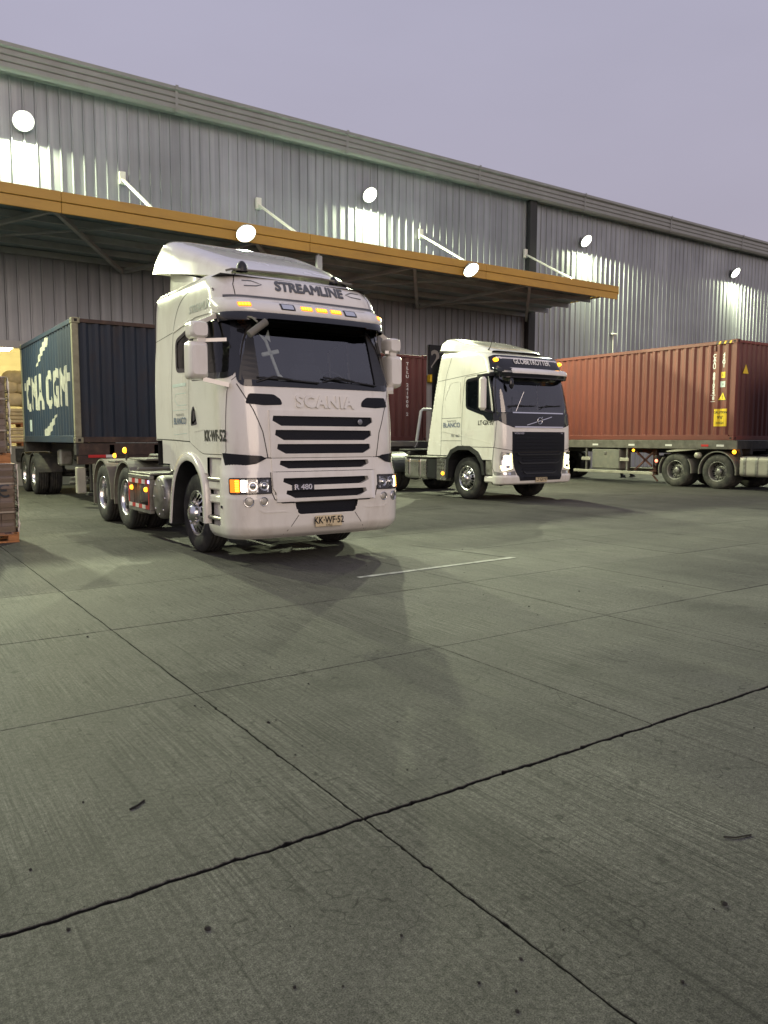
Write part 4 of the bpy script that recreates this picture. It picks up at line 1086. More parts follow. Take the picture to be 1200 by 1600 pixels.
        # black wedge under the corner panel
        def CF(a, z, o=0, s_=s_): return sh.P(s_*a, z)+sh.N(s_*a, z)*o
        fill_poly(CF, round_poly([(.80, 1.245), (.92, 1.185), (1.30, 1.13), (1.36, 1.305), (1.30, 1.305), (.86, 1.275)], .012), .016, .04, nx=14).build('corner_wedge', 'black_gloss', T)
        # intake below the windscreen corner and its curved seam
        fill_poly(CF, round_poly([(.56, 1.865), (.80, 1.855), (1.02, 1.875), (.97, 1.99), (.66, 1.985), (.575, 1.93)], .03), .004, nx=12).build('corner_intake', 'grille_black', T)
        ribbon(CF, [(1.10, 2.10), (1.03, 1.98), (.93, 1.80), (.83, 1.55), (.775, 1.25)], .012, .0015).build('corner_seam', 'seam', T)
        ribbon(CF, [(.72, 1.25), (1.30, 1.25)], .012, .002).build('corner_seam', 'seam', T)
    # white grille: bars with hexagonal slots between them
    def strips(fn, slots, ztop, zbot, hw_t, hw_b, off, name='grille_bar', skirt=.05):
        edges = [None]+slots+[None]
        for k in range(len(edges)-1):
            up, dn = edges[k], edges[k+1]
            def bnd(s_, lower):        # boundary of a slot seen from above/below
                z1, z0, h = s_; zm = (z0+z1)/2; zz = z0 if lower else z1; c = .10
                e = hw_t if h is None else hw_t
                if not lower: return [(-hw_t, zm), (-h-.012, zm), (-h, zz), (h, zz), (h+.012, zm), (hw_t, zm)]
                return [(-hw_t, zm), (-h-.012, zm), (-h+c, zz), (h-c, zz), (h+.012, zm), (hw_t, zm)]
            top = bnd(up, True) if up else [(-hw_t, ztop), (hw_t, ztop)]
            bot = bnd(dn, False) if dn else [(-hw_t, zbot), (hw_t, zbot)]
            patch(fn, bot, top, off, skirt, na=24, nz=3).build(name, 'white_paint', T)
    ug = [(1.735, 1.620, .70), (1.573, 1.455, .675), (1.410, 1.298, .655)]
    fill_poly(F, [(-.73, 1.27), (.73, 1.27), (.73, 1.79), (-.73, 1.79)], .006, nx=12).build('grille_backing', 'grille_black', T)
    strips(F, ug, 1.80, 1.252, .745, .745, .026, skirt=.026)
    strips(BF, [(1.215, 1.122, .625)], 1.243, 1.088, .735, .735, .020, skirt=.06)
    strips(BF, [(1.012, .925, .60), (.868, .778, .565)], 1.080, .738, .70, .70, .028, skirt=.07)
    for s_ in (-1, 1): patch(BF, sorted([(s_*.70, .84), (s_*.742, .90)]), sorted([(s_*.70, 1.08), (s_*.742, 1.08)]), .028, .06, na=3).build('grille_cheek', 'white_paint', T)
    ribbon(BF, [(-.755, 1.083), (-.755, .86), (-.72, .77), (-.62, .725), (.62, .725), (.72, .77), (.755, .86), (.755, 1.083)], .012, .004).build('grille_seam', 'seam', T)
    surf_text(F, 'SCANIA', .03, 1.905, .198, 'white_paint', T, off=.002, thick=.020, bold=.009, space=1.08, sx=1.12, name='raised_lettering')
    bd = fill_poly(BF, [(-.50, .868), (-.20, .868), (-.20, .932), (-.50, .932)], .034, .02, nx=4).build('model_badge', 'black_gloss', T)
    surf_text(BF, 'R 480', -.35, .902, .088, 'chrome', T, off=.036, thick=.004, bold=.002, sx=1.15)
    c = F(.50, 1.675, .044); em = MB().lathe([(0, .034), (.006, .034), (.008, .028), (.008, 0)], axis='y', n=18); em.v = [(x+c.x, -y+c.y, z+c.z) for x, y, z in em.v]; em.build('emblem', 'silver_text', T)
    # number plate
    P = MB().box(-.19, .19, -.055, -.043, .42, .555, .004).build('number_plate', 'plate_yellow', T)
    me = text_mesh('KK\u00b7WF\u00b752', .115, bold=.002, sx=.86); link('lettering', map_text(me, lambda x, y, h: Vector((x, -.0575-h, .495+y)), .001), 'black_text', P)
    me = text_mesh('CHILE', .035); link('lettering', map_text(me, lambda x, y, h: Vector((x, -.0575-h, .436+y)), .001), 'black_text', P)
    # roof header, sun visor, lamps, lettering
    hs = Shell([(2.90, .17, 1.15, .42, .10), (2.95, .16, 1.165, .42, .10), (3.02, .20, 1.18, .42, .10), (3.10, .33, 1.18, .40, .10), (3.13, .41, 1.18, .38, .09)], .80)
    hm, hr = hs.grid(2.90, 3.13, 12, nf=40, na=14, ns=8, yr=.78); hm.build('roof_header', 'white_paint', T)
    vs_ = Shell([(2.75, .13, 1.13, .42, .10), (2.83, .12, 1.15, .42, .10), (2.92, .155, 1.165, .42, .10), (2.95, .19, 1.165, .42, .10)], .5)
    def vk(c): return c[2] > 2.86 - .03*min(1, abs(c[0])/1.0)**3
    vm, vr = vs_.grid(2.75, 2.935, 14, nf=40, na=14, ns=3, yr=.58, keep=vk); vm.build('sun_visor', 'black_gloss', T)
    ribbon(F, [(-1.12, 3.125), (1.12, 3.125)], .035, .004, .01).build('roof_trim', 'grey_text', T)
    HFn = hs.front
    for a in (-.95, 1.03, -.155, .055, .265):
        B = fill_poly(HFn, round_poly([(a-.078, 2.985), (a+.078, 2.985), (a+.078, 3.035), (a-.078, 3.035)], .012), .006, .006, nx=4).build('roof_marker_lamp', 'amber_lens', T)
        for k in range(4): fill_poly(HFn, round_poly([(a-.066+k*.035, 2.997), (a-.042+k*.035, 2.997), (a-.042+k*.035, 3.024), (a-.066+k*.035, 3.024)], .008), .009, nx=2).build('lamp_element', 'amber_dots', B)
    for a in (-.41, .48):
        B = fill_poly(HFn, round_poly([(a-.095, 2.97), (a+.095, 2.97), (a+.095, 3.05), (a-.095, 3.05)], .012), .005, nx=4).build('roof_spot_lamp', 'black_plastic', T)
        fill_poly(HFn, round_poly([(a-.075, 2.982), (a+.075, 2.982), (a+.075, 3.038), (a-.075, 3.038)], .01), .008, nx=4).build('spot_reflector', 'reflector_bowl', B)
    surf_text(F, 'STREAMLINE', .05, 3.295, .175, 'grey_text', T, off=.004, thick=.003, shear=.25, bold=.009, sx=1.0)
    for s_ in (-1, 1):
        ribbon(F, [(s_*.84, 3.335), (s_*.72, 3.34), (s_*.60, 3.30), (s_*.68, 3.275), (s_*.84, 3.265)], .012, .004).build('flash_mark', 'grey_text', T)
        ribbon(F, [(s_*.97, 3.13), (s_*.97, 3.27), (s_*.90, 3.40), (s_*.80, 3.47)], .010, .005).build('roof_seam', 'seam', T)
        c = (SL if s_ < 0 else SR)(.72, 3.22, .001); MB().lathe([(0, 0), (.003, .018), (-.006, .02)], c, 'x', 8).build('roof_cap', 'seam', T)
    # roof spoiler
    def sp(u, v):
        y = .84+1.88*v; hw_ = .86+.33*min(1, v*1.5)**.8; top = 3.53+.66*min(1, v*1.12)**.92-(.16*max(0, (v-.84)/.16)**2.2); bot = 3.46+.31*max(0, v-.10)
        a = PI*(1-u); n = .27; cx = math.copysign(abs(math.cos(a))**n, math.cos(a)); sz = abs(math.sin(a))**n
        return Vector((hw_*cx*(1-.05*sz), y+.06*(1-sz)*v, bot+(top-bot)*sz))
    spm = MB().grid(sp, 48, 24); e = [sp(i/48, 1) for i in range(49)]; spm.add(e, [tuple(range(49))]); spm.build('roof_spoiler', 'white_paint', T)
    def fc(u, v):
        q = lambda c: math.copysign(abs(c)**.28, c); a = 2*PI*u; k = 1-.035*v
        yy = 2.0+.65*q(math.sin(a)); return Vector((1.09*k*q(math.cos(a)), yy, 3.20+v*(.25+.32*min(1, max(0, (yy-1.3)/1.3)))))
    MB().grid(fc, 40, 5).build('fairing_collar', 'white_paint', T)
    MB().tube([(-.92, .86, 3.49), (-.85, .82, 3.51), (-.2, .78, 3.525), (.4, .78, 3.525), (.9, .82, 3.51)], .013, 8).build('roof_rail', 'grey_fender', T)
    MB().grid(lambda u, v: Vector((-.70+.075*math.cos(2*PI*u)*math.cos(PI/2*v), .86+.075*math.sin(2*PI*u)*math.cos(PI/2*v), 3.50+.13*math.sin(PI/2*v))), 14, 6).build('beacon', 'black_plastic', T)
    for x in (.62,):
        MB().grid(lambda u, v, x=x: Vector((x+.06*math.cos(2*PI*u)*math.cos(PI/2*v), .84+.06*math.sin(2*PI*u)*math.cos(PI/2*v), 3.49+.10*math.sin(PI/2*v))), 14, 6).build('beacon', 'black_plastic', T)
    # mirrors
    for sg, xi, xo in ((-1, 1.37, 1.60), (1, 1.19, 1.40)):
        bx = lambda i, o: (min(sg*i, sg*o), max(sg*i, sg*o))
        def rb(x0, x1, z0, z1, r):     # rounded housing, bulging to the front
            P = round_poly([(x0, z0), (x1, z0), (x1, z1), (x0, z1)], r, 5); n = len(P); cx, cz = (x0+x1)/2, (z0+z1)/2; vs = []; L_ = ((.52, 1.0), (.42, 1.0), (.345, .93), (.315, .75))
            for yy, k in L_: vs += [(cx+(x-cx)*k, yy, cz+(z-cz)*k) for x, z in P]
            m = MB().add(vs, [(l*n+i, l*n+(i+1) % n, (l+1)*n+(i+1) % n, (l+1)*n+i) for l in range(3) for i in range(n)], True); m.add(vs[-n:], [tuple(range(n))], True); m.add(vs[:n], [tuple(range(n))[::-1]]); return m
        M = rb(*bx(xi, xo), 2.14, 2.57, .06).build('mirror', 'white_paint', T)
        rb(*bx(xi-.01, xo-.02), 2.60, 2.79, .06).build('upper_mirror', 'white_paint', M)
        x0, x1 = bx(xi+.02, xo-.02); MB().box(x0, x1, .521, .527, 2.17, 2.54, .003).build('mirror_glass', 'chrome', M)
        MB().bar((sg*(xi+.01), .42, 2.585), (sg*1.15, .34, 2.60), .05, .04).build('mirror_arm', 'white_paint', M)
        MB().bar((sg*(xi+.08), .42, 2.56), (sg*(xi+.08), .42, 2.61), .12, .10).build('mirror_joint', 'white_paint', M)
        MB().bar((sg*(xi+.05), .40, 2.145), (sg*1.15, .28, 2.08), .10, .05).build('mirror_foot', 'white_paint', M)
        MB().bar((sg*(xi+.08), .5, 2.78), (sg*1.17, .62, 2.90), .05, .05).build('mirror_brace', 'white_paint', M)
    k = MB().tube([(-.93, .22, 2.86), (-.93, .10, 2.84), (-.90, .02, 2.78)], .012, 6); k.tube([(-1.02, .0, 2.63), (-.80, .0, 2.79)], .042, 10); k.build('front_mirror', 'grey_fender', T)
    wiper(T, F, -.86, 2.17, -.05, 2.13); wiper(T, F, .02, 2.20, .82, 2.13)
    # interior
    d = MB().box(-1.12, 1.12, .36, .80, 1.75, 2.08, .06).box(.30, .95, .50, .86, 2.0, 2.18, .07); d.build('dashboard', 'dash', T)
    seat(T, -.62, 1.30, 1.72); seat(T, .62, 1.30, 1.72); steering(T, .60, .80, 2.16)
    MB().box(-1.1, 1.1, 1.86, 2.26, 1.95, 2.25, .06).build('bunk', 'seat_fabric', T)
    # chassis
    fr = MB()
    for sg in (-1, 1): fr.box(sg*.38, sg*.46, 1.0, 7.15, .74, 1.02)
    for y in (1.5, 3.0, 4.4, 5.35, 6.3, 7.1): fr.box(-.38, .38, y-.06, y+.06, .78, .98)
    fr.box(-.6, .6, .6, 1.2, .42, .95, .05); fr.box(-.5, .5, .9, 2.4, .55, 1.25, .08)
    fr.build('chassis_frame', 'dark_steel', T)
    for y in (1.5, 4.65, 6.03): MB().lathe([(-1.0, .07), (-.3, .075), (-.2, .2), (0, .23), (.2, .2), (.3, .075), (1.0, .07)], (0, y, .51), 'x', 16).build('axle', 'dark_steel', T)
    m = MB(); m.lathe([(1.16, .0), (1.20, .48), (1.16, .50), (1.12, .45)], (0, 5.25, 0), 'z', 24); m.box(-.45, .45, 4.95, 5.55, 1.02, 1.13, .02); m.build('fifth_wheel', 'dark_steel', T)
    for sg in (-1, 1):
        wheel(T, sg*1.12, 1.50, 'front', sg)
        for y in (4.65, 6.03):
            wheel(T, sg*1.13, y, 'rear', sg, dual=True)
        for y in (4.65, 6.03): arc_fender(T, sg*.82, y, .51, .60, .66, R_(-14) if y < 5 else R_(16), R_(196) if y < 5 else R_(188), 'grey_fender')
        MB().box(min(sg*.5, sg*1.15), max(sg*.5, sg*1.15), 5.12, 5.55, 1.06, 1.10, .01).build('fender_bridge', 'grey_fender', T)
        MB().box(min(sg*.52, sg*1.13), max(sg*.52, sg*1.13), 6.66, 6.69, .28, 1.0).build('mud_flap', 'grey_fender', T)
        MB().box(min(sg*.52, sg*1.12), max(sg*.52, sg*1.12), 3.95, 4.02, .30, 1.02, .02).build('mud_flap', 'grey_fender', T)
    # treadplate box behind the cab
    MB().box(-.95, -.50, 4.05, 5.0, 1.12, 1.15, .01).build('tread_plate', 'grey_fender', T)
    # side rack with red and white tape, air tanks
    rk = MB(); x0, x1 = -1.20, -1.15
    for z in (.40, .90): rk.box(x0-.02, x1, 3.08, 4.15, z-.03, z+.03, .008)
    for y in (3.10, 4.12): rk.box(x0-.02, x1, y-.025, y+.025, .43, .87)
    rk.box(-1.2, -.46, 3.1, 4.15, .935, .965, .006)
    rk.build('side_rack', 'dull_steel', T)
    for z, zz in ((.80, .865), (.432, .49)):
        L = (4.10-3.12)/6
        for k in range(6): MB().box(x0-.026, x0-.021, 3.12+k*L, 3.12+(k+1)*L, z, zz).build('reflective_tape', 'reflector_red' if k % 2 == 0 else 'reflector_white', T)
    for y in (3.13, 4.10): MB().box(x0-.026, x0-.021, y-.02, y+.02, .49, .80).build('reflective_tape', 'reflector_red', T)
    for y in (3.35, 3.75): MB().lathe([(-.0, 0), (.0, .09), (.03, .11), (.35, .11), (.38, .09), (.38, 0)], (-1.05, y, .50), 'z', 16).build('air_tank', 'dull_steel', T)
    marker(T, -1.226, 3.98, .72, .035); marker(T, -1.226, 3.27, .72, .035)
    MB().box(-1.226, -1.222, 3.10, 3.17, .815, .86).build('marker_lamp', 'blue_lamp', T)
    dsk = MB().lathe([(-.0, 0), (-.0, .27), (.02, .30), (.06, .31), (.5, .31)], (-1.20, 2.72, .64), 'x', 36).build('round_tank', 'dull_steel', T)
    for k in range(8): t = 2*PI*k/8; MB().lathe([(-.01, 0), (-.01, .014), (0, .016)], (-1.20, 2.72+.24*math.cos(t), .64+.24*math.sin(t)), 'x', 8).build('bolt', 'chrome', dsk)
    ho = MB()
    for k in range(3): ho.tube([(-.9+k*.08, 3.0+k*.2, .98), (-.8+k*.1, 3.3+k*.2, 1.06), (-.6, 3.6+k*.15, 1.05), (-.5, 4.1, 1.0)], .018, 8)
    ho.build('air_hose', 'dull_steel', T)
    MB().box(.6, 1.2, 2.5, 4.1, .38, .95, .10).build('fuel_tank', 'aluminium_tank', T)
    marker(T, -.96, 5.2, 1.27, .05); marker(T, -.99, 5.72, 1.17, .04)
    m = MB().tube([(-.93, 5.2, 1.10), (-.93, 5.2, 1.27)], .015, 6); m.build('lamp_post', 'dark_steel', T); MB().tube([(-.5, 4.55, 1.05), (-.5, 4.55, 1.42), (-.46, 4.5, 1.47)], .02, 8).build('hose_post', 'dark_steel', T)
    sp_ = MB(); n = 60; sp_.tube([(-.5+.07*math.cos(k*.9), 4.45+k*.004, 1.38-.006*k+.07*math.sin(k*.9)) for k in range(n)], .012, 6); sp_.build('coiled_hose', 'black_plastic', T)
    MB().box(-1.1, -.55, 2.2, 2.45, .95, 1.15, .03).build('battery_cover', 'black_plastic', T)
    # decoration behind the windscreen
    X = tag(MB().box(-.018, .018, -.012, .012, 0, .50, .006).box(-.115, .115, -.012, .012, .28, .33, .008)
        .add([(0, -.014, .50), (-.07, -.02, .56), (-.03, -.03, .44), (.075, -.02, .58), (.04, -.03, .42)], [(0, 1, 2), (0, 3, 4)])
        .add([(-.02, -.02, .02), (.02, -.02, .02), (.065, -.03, -.10), (.02, -.04, -.13), (-.045, -.03, -.06)], [(0, 1, 2, 3, 4)]).build('ribbon_cross', 'cross_cloth', None),
        'white ribbon cross hung behind the windscreen of the nearest truck', 'cross')
    T.scale = (.97, 1, 1)
    X.location = (4.19, 8.35, 2.20); X.rotation_euler = (R_(-17), R_(-14), 0)
    return T
SC = scania()

# ================================================================== TRUCK WITH THE BLACK GRILLE
def volvo_cab(T, lit=True):
    """cab, nose and everything fixed to them (front at local y=0)"""
    sh = Shell([(.98, .06, 1.215, .30, .04), (1.30, .05, 1.215, .30, .05), (1.70, .06, 1.215, .30, .05), (2.08, .10, 1.21, .30, .06), (2.55, .20, 1.20, .30, .07), (2.98, .32, 1.185, .30, .08),
                (3.12, .34, 1.18, .30, .08), (3.30, .40, 1.165, .30, .08), (3.42, .52, 1.155, .30, .08), (3.50, .78, 1.135, .32, .08), (3.58, 1.12, 1.10, .34, .08), (3.64, 1.45, 1.04, .36, .08), (3.67, 1.75, .94, .38, .08)], 2.84)
    F, SL, SR = sh.front, sh.side(-1), sh.side(1)
    ws = [(-1.285, 2.06), (1.285, 2.06), (1.25, 2.99), (-1.25, 2.99)]
    dw = [(.44, 2.02), (.74, 2.06), (1.30, 2.22), (1.33, 2.86), (.62, 2.93), (.53, 2.5)]
    arch = [(.62, .4), (.66, .85), (.85, 1.12), (1.15, 1.25), (1.60, 1.25), (1.86, 1.15), (2.0, .97), (2.05, .4)]
    def keep(c):
        x, y, z = c
        if y < .55:
            u = abs(x) if abs(x) < .91 else sh.uy(y, z)
            if in_poly(u, z, ws): return False
        if abs(x) > 1.12:
            if in_poly(y, z, dw): return False
            if in_poly(y, z, arch): return False
            if z < 1.06+.30*max(0, (y-2.0)/.8)*0 and y > 1.9: return False
        return y < 2.85-.20*(z-1.05)
    cab, rows = sh.grid(.98, 3.67, 134, nf=60, na=14, ns=110, keep=keep)
    cab.add(rows[-1], [tuple(range(len(rows[-1])))]); cab.build('cab', 'white_paint', T)
    lin, _ = sh.grid(1.2, 3.42, 74, nf=50, na=12, ns=80, off=-.035, yr=2.20, keep=keep)
    lin.add([(-1.17, 2.18, 1.25), (1.17, 2.18, 1.25), (1.12, 2.18, 3.45), (-1.12, 2.18, 3.45)], [(0, 1, 2, 3)])
    lin.add([(-1.15, .3, 1.35), (1.15, .3, 1.35), (1.15, 2.2, 1.35), (-1.15, 2.2, 1.35)], [(0, 1, 2, 3)])
    lin.build('cab_lining', 'cab_lining', T)
    MB().add([(x, 2.70, z) for x, z in ((-1.2, 1.06), (1.2, 1.06), (1.18, 3.3), (1.0, 3.5), (-1.0, 3.5), (-1.18, 3.3))], [tuple(range(6))]).build('rear_panel', 'black_plastic', T)
    fill_poly(F, ws, -.004, nx=24).build('windscreen', 'windscreen_glass', T)
    ribbon(F, round_poly(ws, .06), .05, .001, .005, True).build('windscreen_seal', 'black_gloss', T)
    # black band under the windscreen with the badge bar
    W2 = [(-1.20, 2.06), (1.20, 2.06), (1.22, 1.90), (1.05, 1.80), (.82, 1.735), (-.82, 1.735), (-1.05, 1.80), (-1.22, 1.90)]
    fill_poly(F, W2, .006, .006, nx=24).build('badge_panel', 'black_gloss', T)
    ribbon(F, [(-.83, 2.075), (.83, 2.075)], .028, .008, .012).build('chrome_strip', 'chrome', T)
    ribbon(F, [(-.80, 1.745), (.80, 1.745)], .032, .010, .012).build('chrome_strip', 'chrome', T)
    ribbon(F, [(-.42, 1.79), (.42, 1.99)], .016, .010, .006).build('badge_bar', 'chrome', T)
    c = F(0, 1.89, .016); m = MB(); m.tube([(c.x+.075*math.cos(t), c.y, c.z+.075*math.sin(t)) for t in [2*PI*k/20 for k in range(21)]], .013, 6, cap=False)
    m.tube([(c.x+.052, c.y, c.z+.052), (c.x+.088, c.y, c.z+.092)], .010, 6); m.build('emblem', 'chrome', T)
    for fn, sg in ((SL, -1), (SR, 1)):
        fl = -1 if sg < 0 else 1
        D = fill_poly(fn, round_poly([(.32, 1.28), (.30, 1.88), (.72, 1.98), (1.34, 2.16), (1.44, 2.16), (1.46, 1.32), (1.25, 1.29)], .05), .004, .004, nx=14).build('door', 'white_paint', T)
        ribbon(fn, round_poly([(.30, 1.27), (.26, 1.92), (.44, 3.0), (1.40, 2.95), (1.46, 2.3), (1.48, 1.31), (1.25, 1.275)], .05), .010, .0015, 0, True).build('door_gap', 'seam', D)
        fill_poly(fn, round_poly([(1.00, 1.56), (1.38, 1.53), (1.40, 1.62), (1.36, 1.66), (1.02, 1.68)], .03), .006, nx=5).build('door_handle', 'white_paint_low', D)
        fill_poly(fn, dw, -.003, nx=10).build('door_window', 'side_glass', T)
        ribbon(fn, round_poly(dw, .07), .065, .001, .006, True).build('window_seal', 'black_gloss', T)
        fill_poly(fn, [(.20, 1.90), (.20, 2.08), (.36, 2.10), (.80, 2.10), (.55, 1.90), (.40, 1.86)], .005, nx=8).build('belt_trim', 'black_gloss', T)
        ribbon(fn, [(2.28, 1.06), (2.24, 2.2), (2.12, 3.0), (1.95, 3.45), (1.75, 3.58)], .010, .0015).build('fairing_seam', 'seam', T)
        ribbon(fn, [(.62, 3.03), (1.40, 2.98), (2.44, 2.90)], .010, .0015).build('roof_seam', 'seam', T)
        ribbon(fn, [(1.5, 1.98), (2.25, 1.97)], .010, .0015).build('body_seam', 'seam', T)
        ribbon(fn, [(1.5, 1.42), (2.26, 1.42)], .010, .0015).build('body_seam', 'seam', T)
        ribbon(fn, [(.34, 1.36), (1.46, 1.54), (2.25, 1.66)], .014, .004, .005).build('body_crease', 'white_paint', T)
        ribbon(fn, round_poly([(2.16, 2.42), (1.93, 2.84), (1.56, 2.86), (1.54, 2.30)], .08)[:-3], .012, .001, .005).build('panel_crease', 'white_paint', T)
        surf_text(fn, 'BLANCO', 1.86, 1.80, .165, 'blue_grey_text', T, flip=fl, bold=.003)
        surf_text(fn, 'TRANSPORTES', 1.86, 1.90, .055, 'grey_text', T, flip=fl)
        surf_text(fn, 'FH  460', 1.72, 1.54, .10, 'grey_text', T, flip=fl, shear=.2)
        surf_text(fn, 'LT\u00b7GX\u00b797', .60, 1.84, .15, 'black_text', T, flip=fl, bold=.004, off=.007, sx=.9)
        # dark wheel-arch flare
        O = [(.60, .62), (.66, .92), (.86, 1.17), (1.15, 1.30), (1.60, 1.30), (1.88, 1.20), (2.03, 1.0), (2.08, .5)]
        I = [(.69, .62), (.75, .88), (.92, 1.08), (1.18, 1.20), (1.57, 1.20), (1.81, 1.11), (1.94, .95), (1.98, .5)]
        n = len(O); rw_ = [[(sg*1.18, *p) for p in O], [(sg*1.235, *p) for p in O], [(sg*1.24, *p) for p in I], [(sg*.80, *p) for p in I]]
        MB().add([p for r in rw_ for p in r], [(k*n+i, k*n+i+1, (k+1)*n+i+1, (k+1)*n+i) for k in range(3) for i in range(n-1)]).build('wheel_arch', 'black_plastic', T)
        # skirt, lamp, step in front of the wheel
        MB().box(min(sg*1.10, sg*1.20), max(sg*1.10, sg*1.20), .30, .62, .62, .98, .02).build('lower_step', 'dull_steel', T)
        MB().box(min(sg*1.02, sg*1.21), max(sg*1.02, sg*1.21), .28, .66, .45, .60, .03).build('lower_skirt', 'white_paint_low', T)
        # mirror on the door
        if sg > 0: continue
        M = MB().box(-1.60, -1.42, .30, .48, 2.12, 2.88, .06).build('mirror', 'white_paint', T)
        MB().box(-1.58, -1.44, .481, .487, 2.16, 2.84, .003).build('mirror_glass', 'black_gloss', M)
        MB().bar((sg*1.56, .44, 2.90), (sg*1.15, .50, 2.96), .16, .07).build('mirror_arm', 'black_plastic', M); MB().bar((sg*1.45, .42, 2.14), (sg*1.18, .40, 2.08), .06, .05).build('mirror_foot', 'black_plastic', M)
    # nose below 0.98
    ns = Shell([(.40, .10, 1.17, .26, .05), (.44, .0, 1.21, .28, .06), (.60, -.02, 1.22, .28, .06), (.63, .02, 1.215, .28, .06), (.98, .055, 1.215, .30, .05)], .34)
    NF = ns.front
    nb, _ = ns.grid(.40, .61, 12, nf=36, na=10, ns=4, yr=.34); nb.build('bumper', 'white_paint', T)
    nl, _ = ns.grid(.61, .98, 14, nf=36, na=10, ns=4, yr=.34); nl.build('nose_panel', 'white_paint', T)
    def both(a, z, o=0.0):
        s_ = ns if z < .98 else sh; return s_.P(a, z)+s_.N(a, z)*o
    gp = [(-.86, 1.635), (.86, 1.635), (.86, 1.12), (.80, .80), (.66, .50), (-.66, .50), (-.80, .80), (-.86, 1.12)]
    fill_poly(both, gp, .010, .010, nx=22).build('grille', 'grille_black', T)
    for z, h in ((1.56, .80), (1.48, .79), (1.40, .79), (1.32, .78), (1.24, .78)):
        ribbon(both, [(-h, z), (h, z)], .018, .011, .012).build('grille_slat', 'grille_black', T)
    for z, h in ((1.10, .74), (.90, .68), (.66, .55)):
        ribbon(both, round_poly([(-h, z+.06), (-h+.08, z), (h-.08, z), (h, z+.06)], .05)[3:-3], .03, .011, .025).build('grille_slat', 'black_plastic', T)
    for z in (1.02, .97, .82, .76, .58): ribbon(both, [(-.55, z), (.55, z)], .022, .011, .016).build('grille_slat', 'grille_black', T)
    ribbon(both, [(-.86, 1.16), (.86, 1.16)], .02, .012).build('grille_gap', 'seam', T)
    surf_text(both, 'VOLVO', -.66, 1.60, .06, 'chrome', T, off=.016, bold=.001, sx=1.5); surf_text(both, 'FH', .76, 1.60, .05, 'chrome', T, off=.016, sx=1.3)
    for s_ in (-1, 1):
        def HF(a, z, o=0, s_=s_): return both(s_*a, z, o)
        hp = round_poly([(.86, 1.20), (1.33, 1.27), (1.36, .80), (1.30, .68), (.74, .66), (.80, .80)], .04)
        ribbon(HF, [(.86, 1.20), (1.33, 1.27), (1.37, .80), (1.30, .66)], .014, .002).build('lamp_gap', 'seam', T)
        H = fill_poly(HF, round_poly([(.90, 1.13), (1.13, 1.17), (1.17, .72), (.86, .76)], .04), .004, nx=10).build('headlamp', 'reflector_bowl', T)
        fill_poly(HF, round_poly([(.92, 1.08), (1.08, 1.10), (1.09, .86), (.91, .87)], .05), .010, nx=8).build('headlamp_bulb', 'head_lamp_on' if lit else 'reflector_bowl', H)
        ribbon(HF, [(.90, 1.13), (.885, .79), (1.13, .745), (1.15, .85)], .03, .012, .006).build('daylight_strip', 'drl' if lit else 'reflector_bowl', H)
        fill_poly(HF, round_poly([(.87, 1.14), (1.16, 1.18), (1.18, .71), (.85, .74)], .04), .022, .016, nx=8).build('lamp_lens', 'clear_lens', H)
        FG = fill_poly(HF, round_poly([(.78, .73), (1.14, .69), (1.34, .72), (1.32, .62), (.76, .625)], .02), .006, nx=10).build('fog_lamp_unit', 'dull_steel', T)
        for a in (.95, 1.06): fill_poly(HF, round_poly([(a-.04, .64), (a+.04, .64), (a+.04, .70), (a-.04, .70)], .02), .010, nx=4).build('fog_lamp', 'reflector_bowl', FG)
    P = MB().box(-.19, .19, -.04, -.026, .455, .575, .004).build('number_plate', 'plate_yellow', T)
    me = text_mesh('LT\u00b7GX\u00b797', .105, bold=.002, sx=.8); link('lettering', map_text(me, lambda x, y, h: Vector((x, -.0425-h, .515+y)), .001), 'black_text', P)
    # roof sign panel, visor, markers
    fill_poly(F, round_poly([(-1.22, 3.06), (1.22, 3.06), (1.20, 3.36), (1.02, 3.415), (-1.02, 3.415), (-1.20, 3.36)], .04), .010, .02, nx=26).build('roof_sign_panel', 'black_gloss', T)
    surf_text(F, 'GLOBETROTTER', .02, 3.27, .165, 'white_text', T, off=.024, bold=.004, sx=.97)
    vs_ = Shell([(2.90, .06, 1.10, .30, .10), (3.0, .05, 1.12, .30, .10), (3.08, .10, 1.14, .30, .10), (3.12, .20, 1.15, .30, .10)], .4)
    def zk(c): return c[2] > 2.98 and abs(c[0]) < 1.05
    vm, _ = vs_.grid(2.88, 3.11, 14, nf=36, na=10, ns=2, yr=.45, keep=lambda c: not zk(c)); vm.build('sun_visor', 'black_gloss', T)
    vw, _ = vs_.grid(2.98, 3.11, 8, nf=36, na=10, ns=2, yr=.45, off=.004, keep=lambda c: abs(c[0]) < 1.13 and c[0] > -.86); vw.build('visor_strip', 'white_paint', T)
    for a in (-1.05, 1.05):
        c = F(a, 3.29, .016); MB().grid(lambda u, v: c+Vector((.085*math.cos(2*PI*u)*math.cos(PI/2*v), -.05*math.sin(PI/2*v), .045*math.sin(2*PI*u)*math.cos(PI/2*v))), 14, 5).build('roof_marker_lamp', 'amber_small' if lit else 'amber_lens', T)
    def sp(u, v):
        y = .86+1.50*v; hw_ = .84+.31*min(1, v*1.5)**.8; top = 3.57+.40*min(1, v*1.1)**.85-.05*max(0, (v-.88)/.12)**2; bot = 3.50+.16*v
        a = PI*(1-u); n = .27; cx = math.copysign(abs(math.cos(a))**n, math.cos(a)); sz = abs(math.sin(a))**n
        return Vector((hw_*cx*(1-.06*sz), y+.06*(1-sz)*v, bot+(top-bot)*sz))
    spm = MB().grid(sp, 44, 22); spm.add([sp(i/44, 1) for i in range(45)], [tuple(range(45))]); spm.build('roof_spoiler', 'white_paint', T)
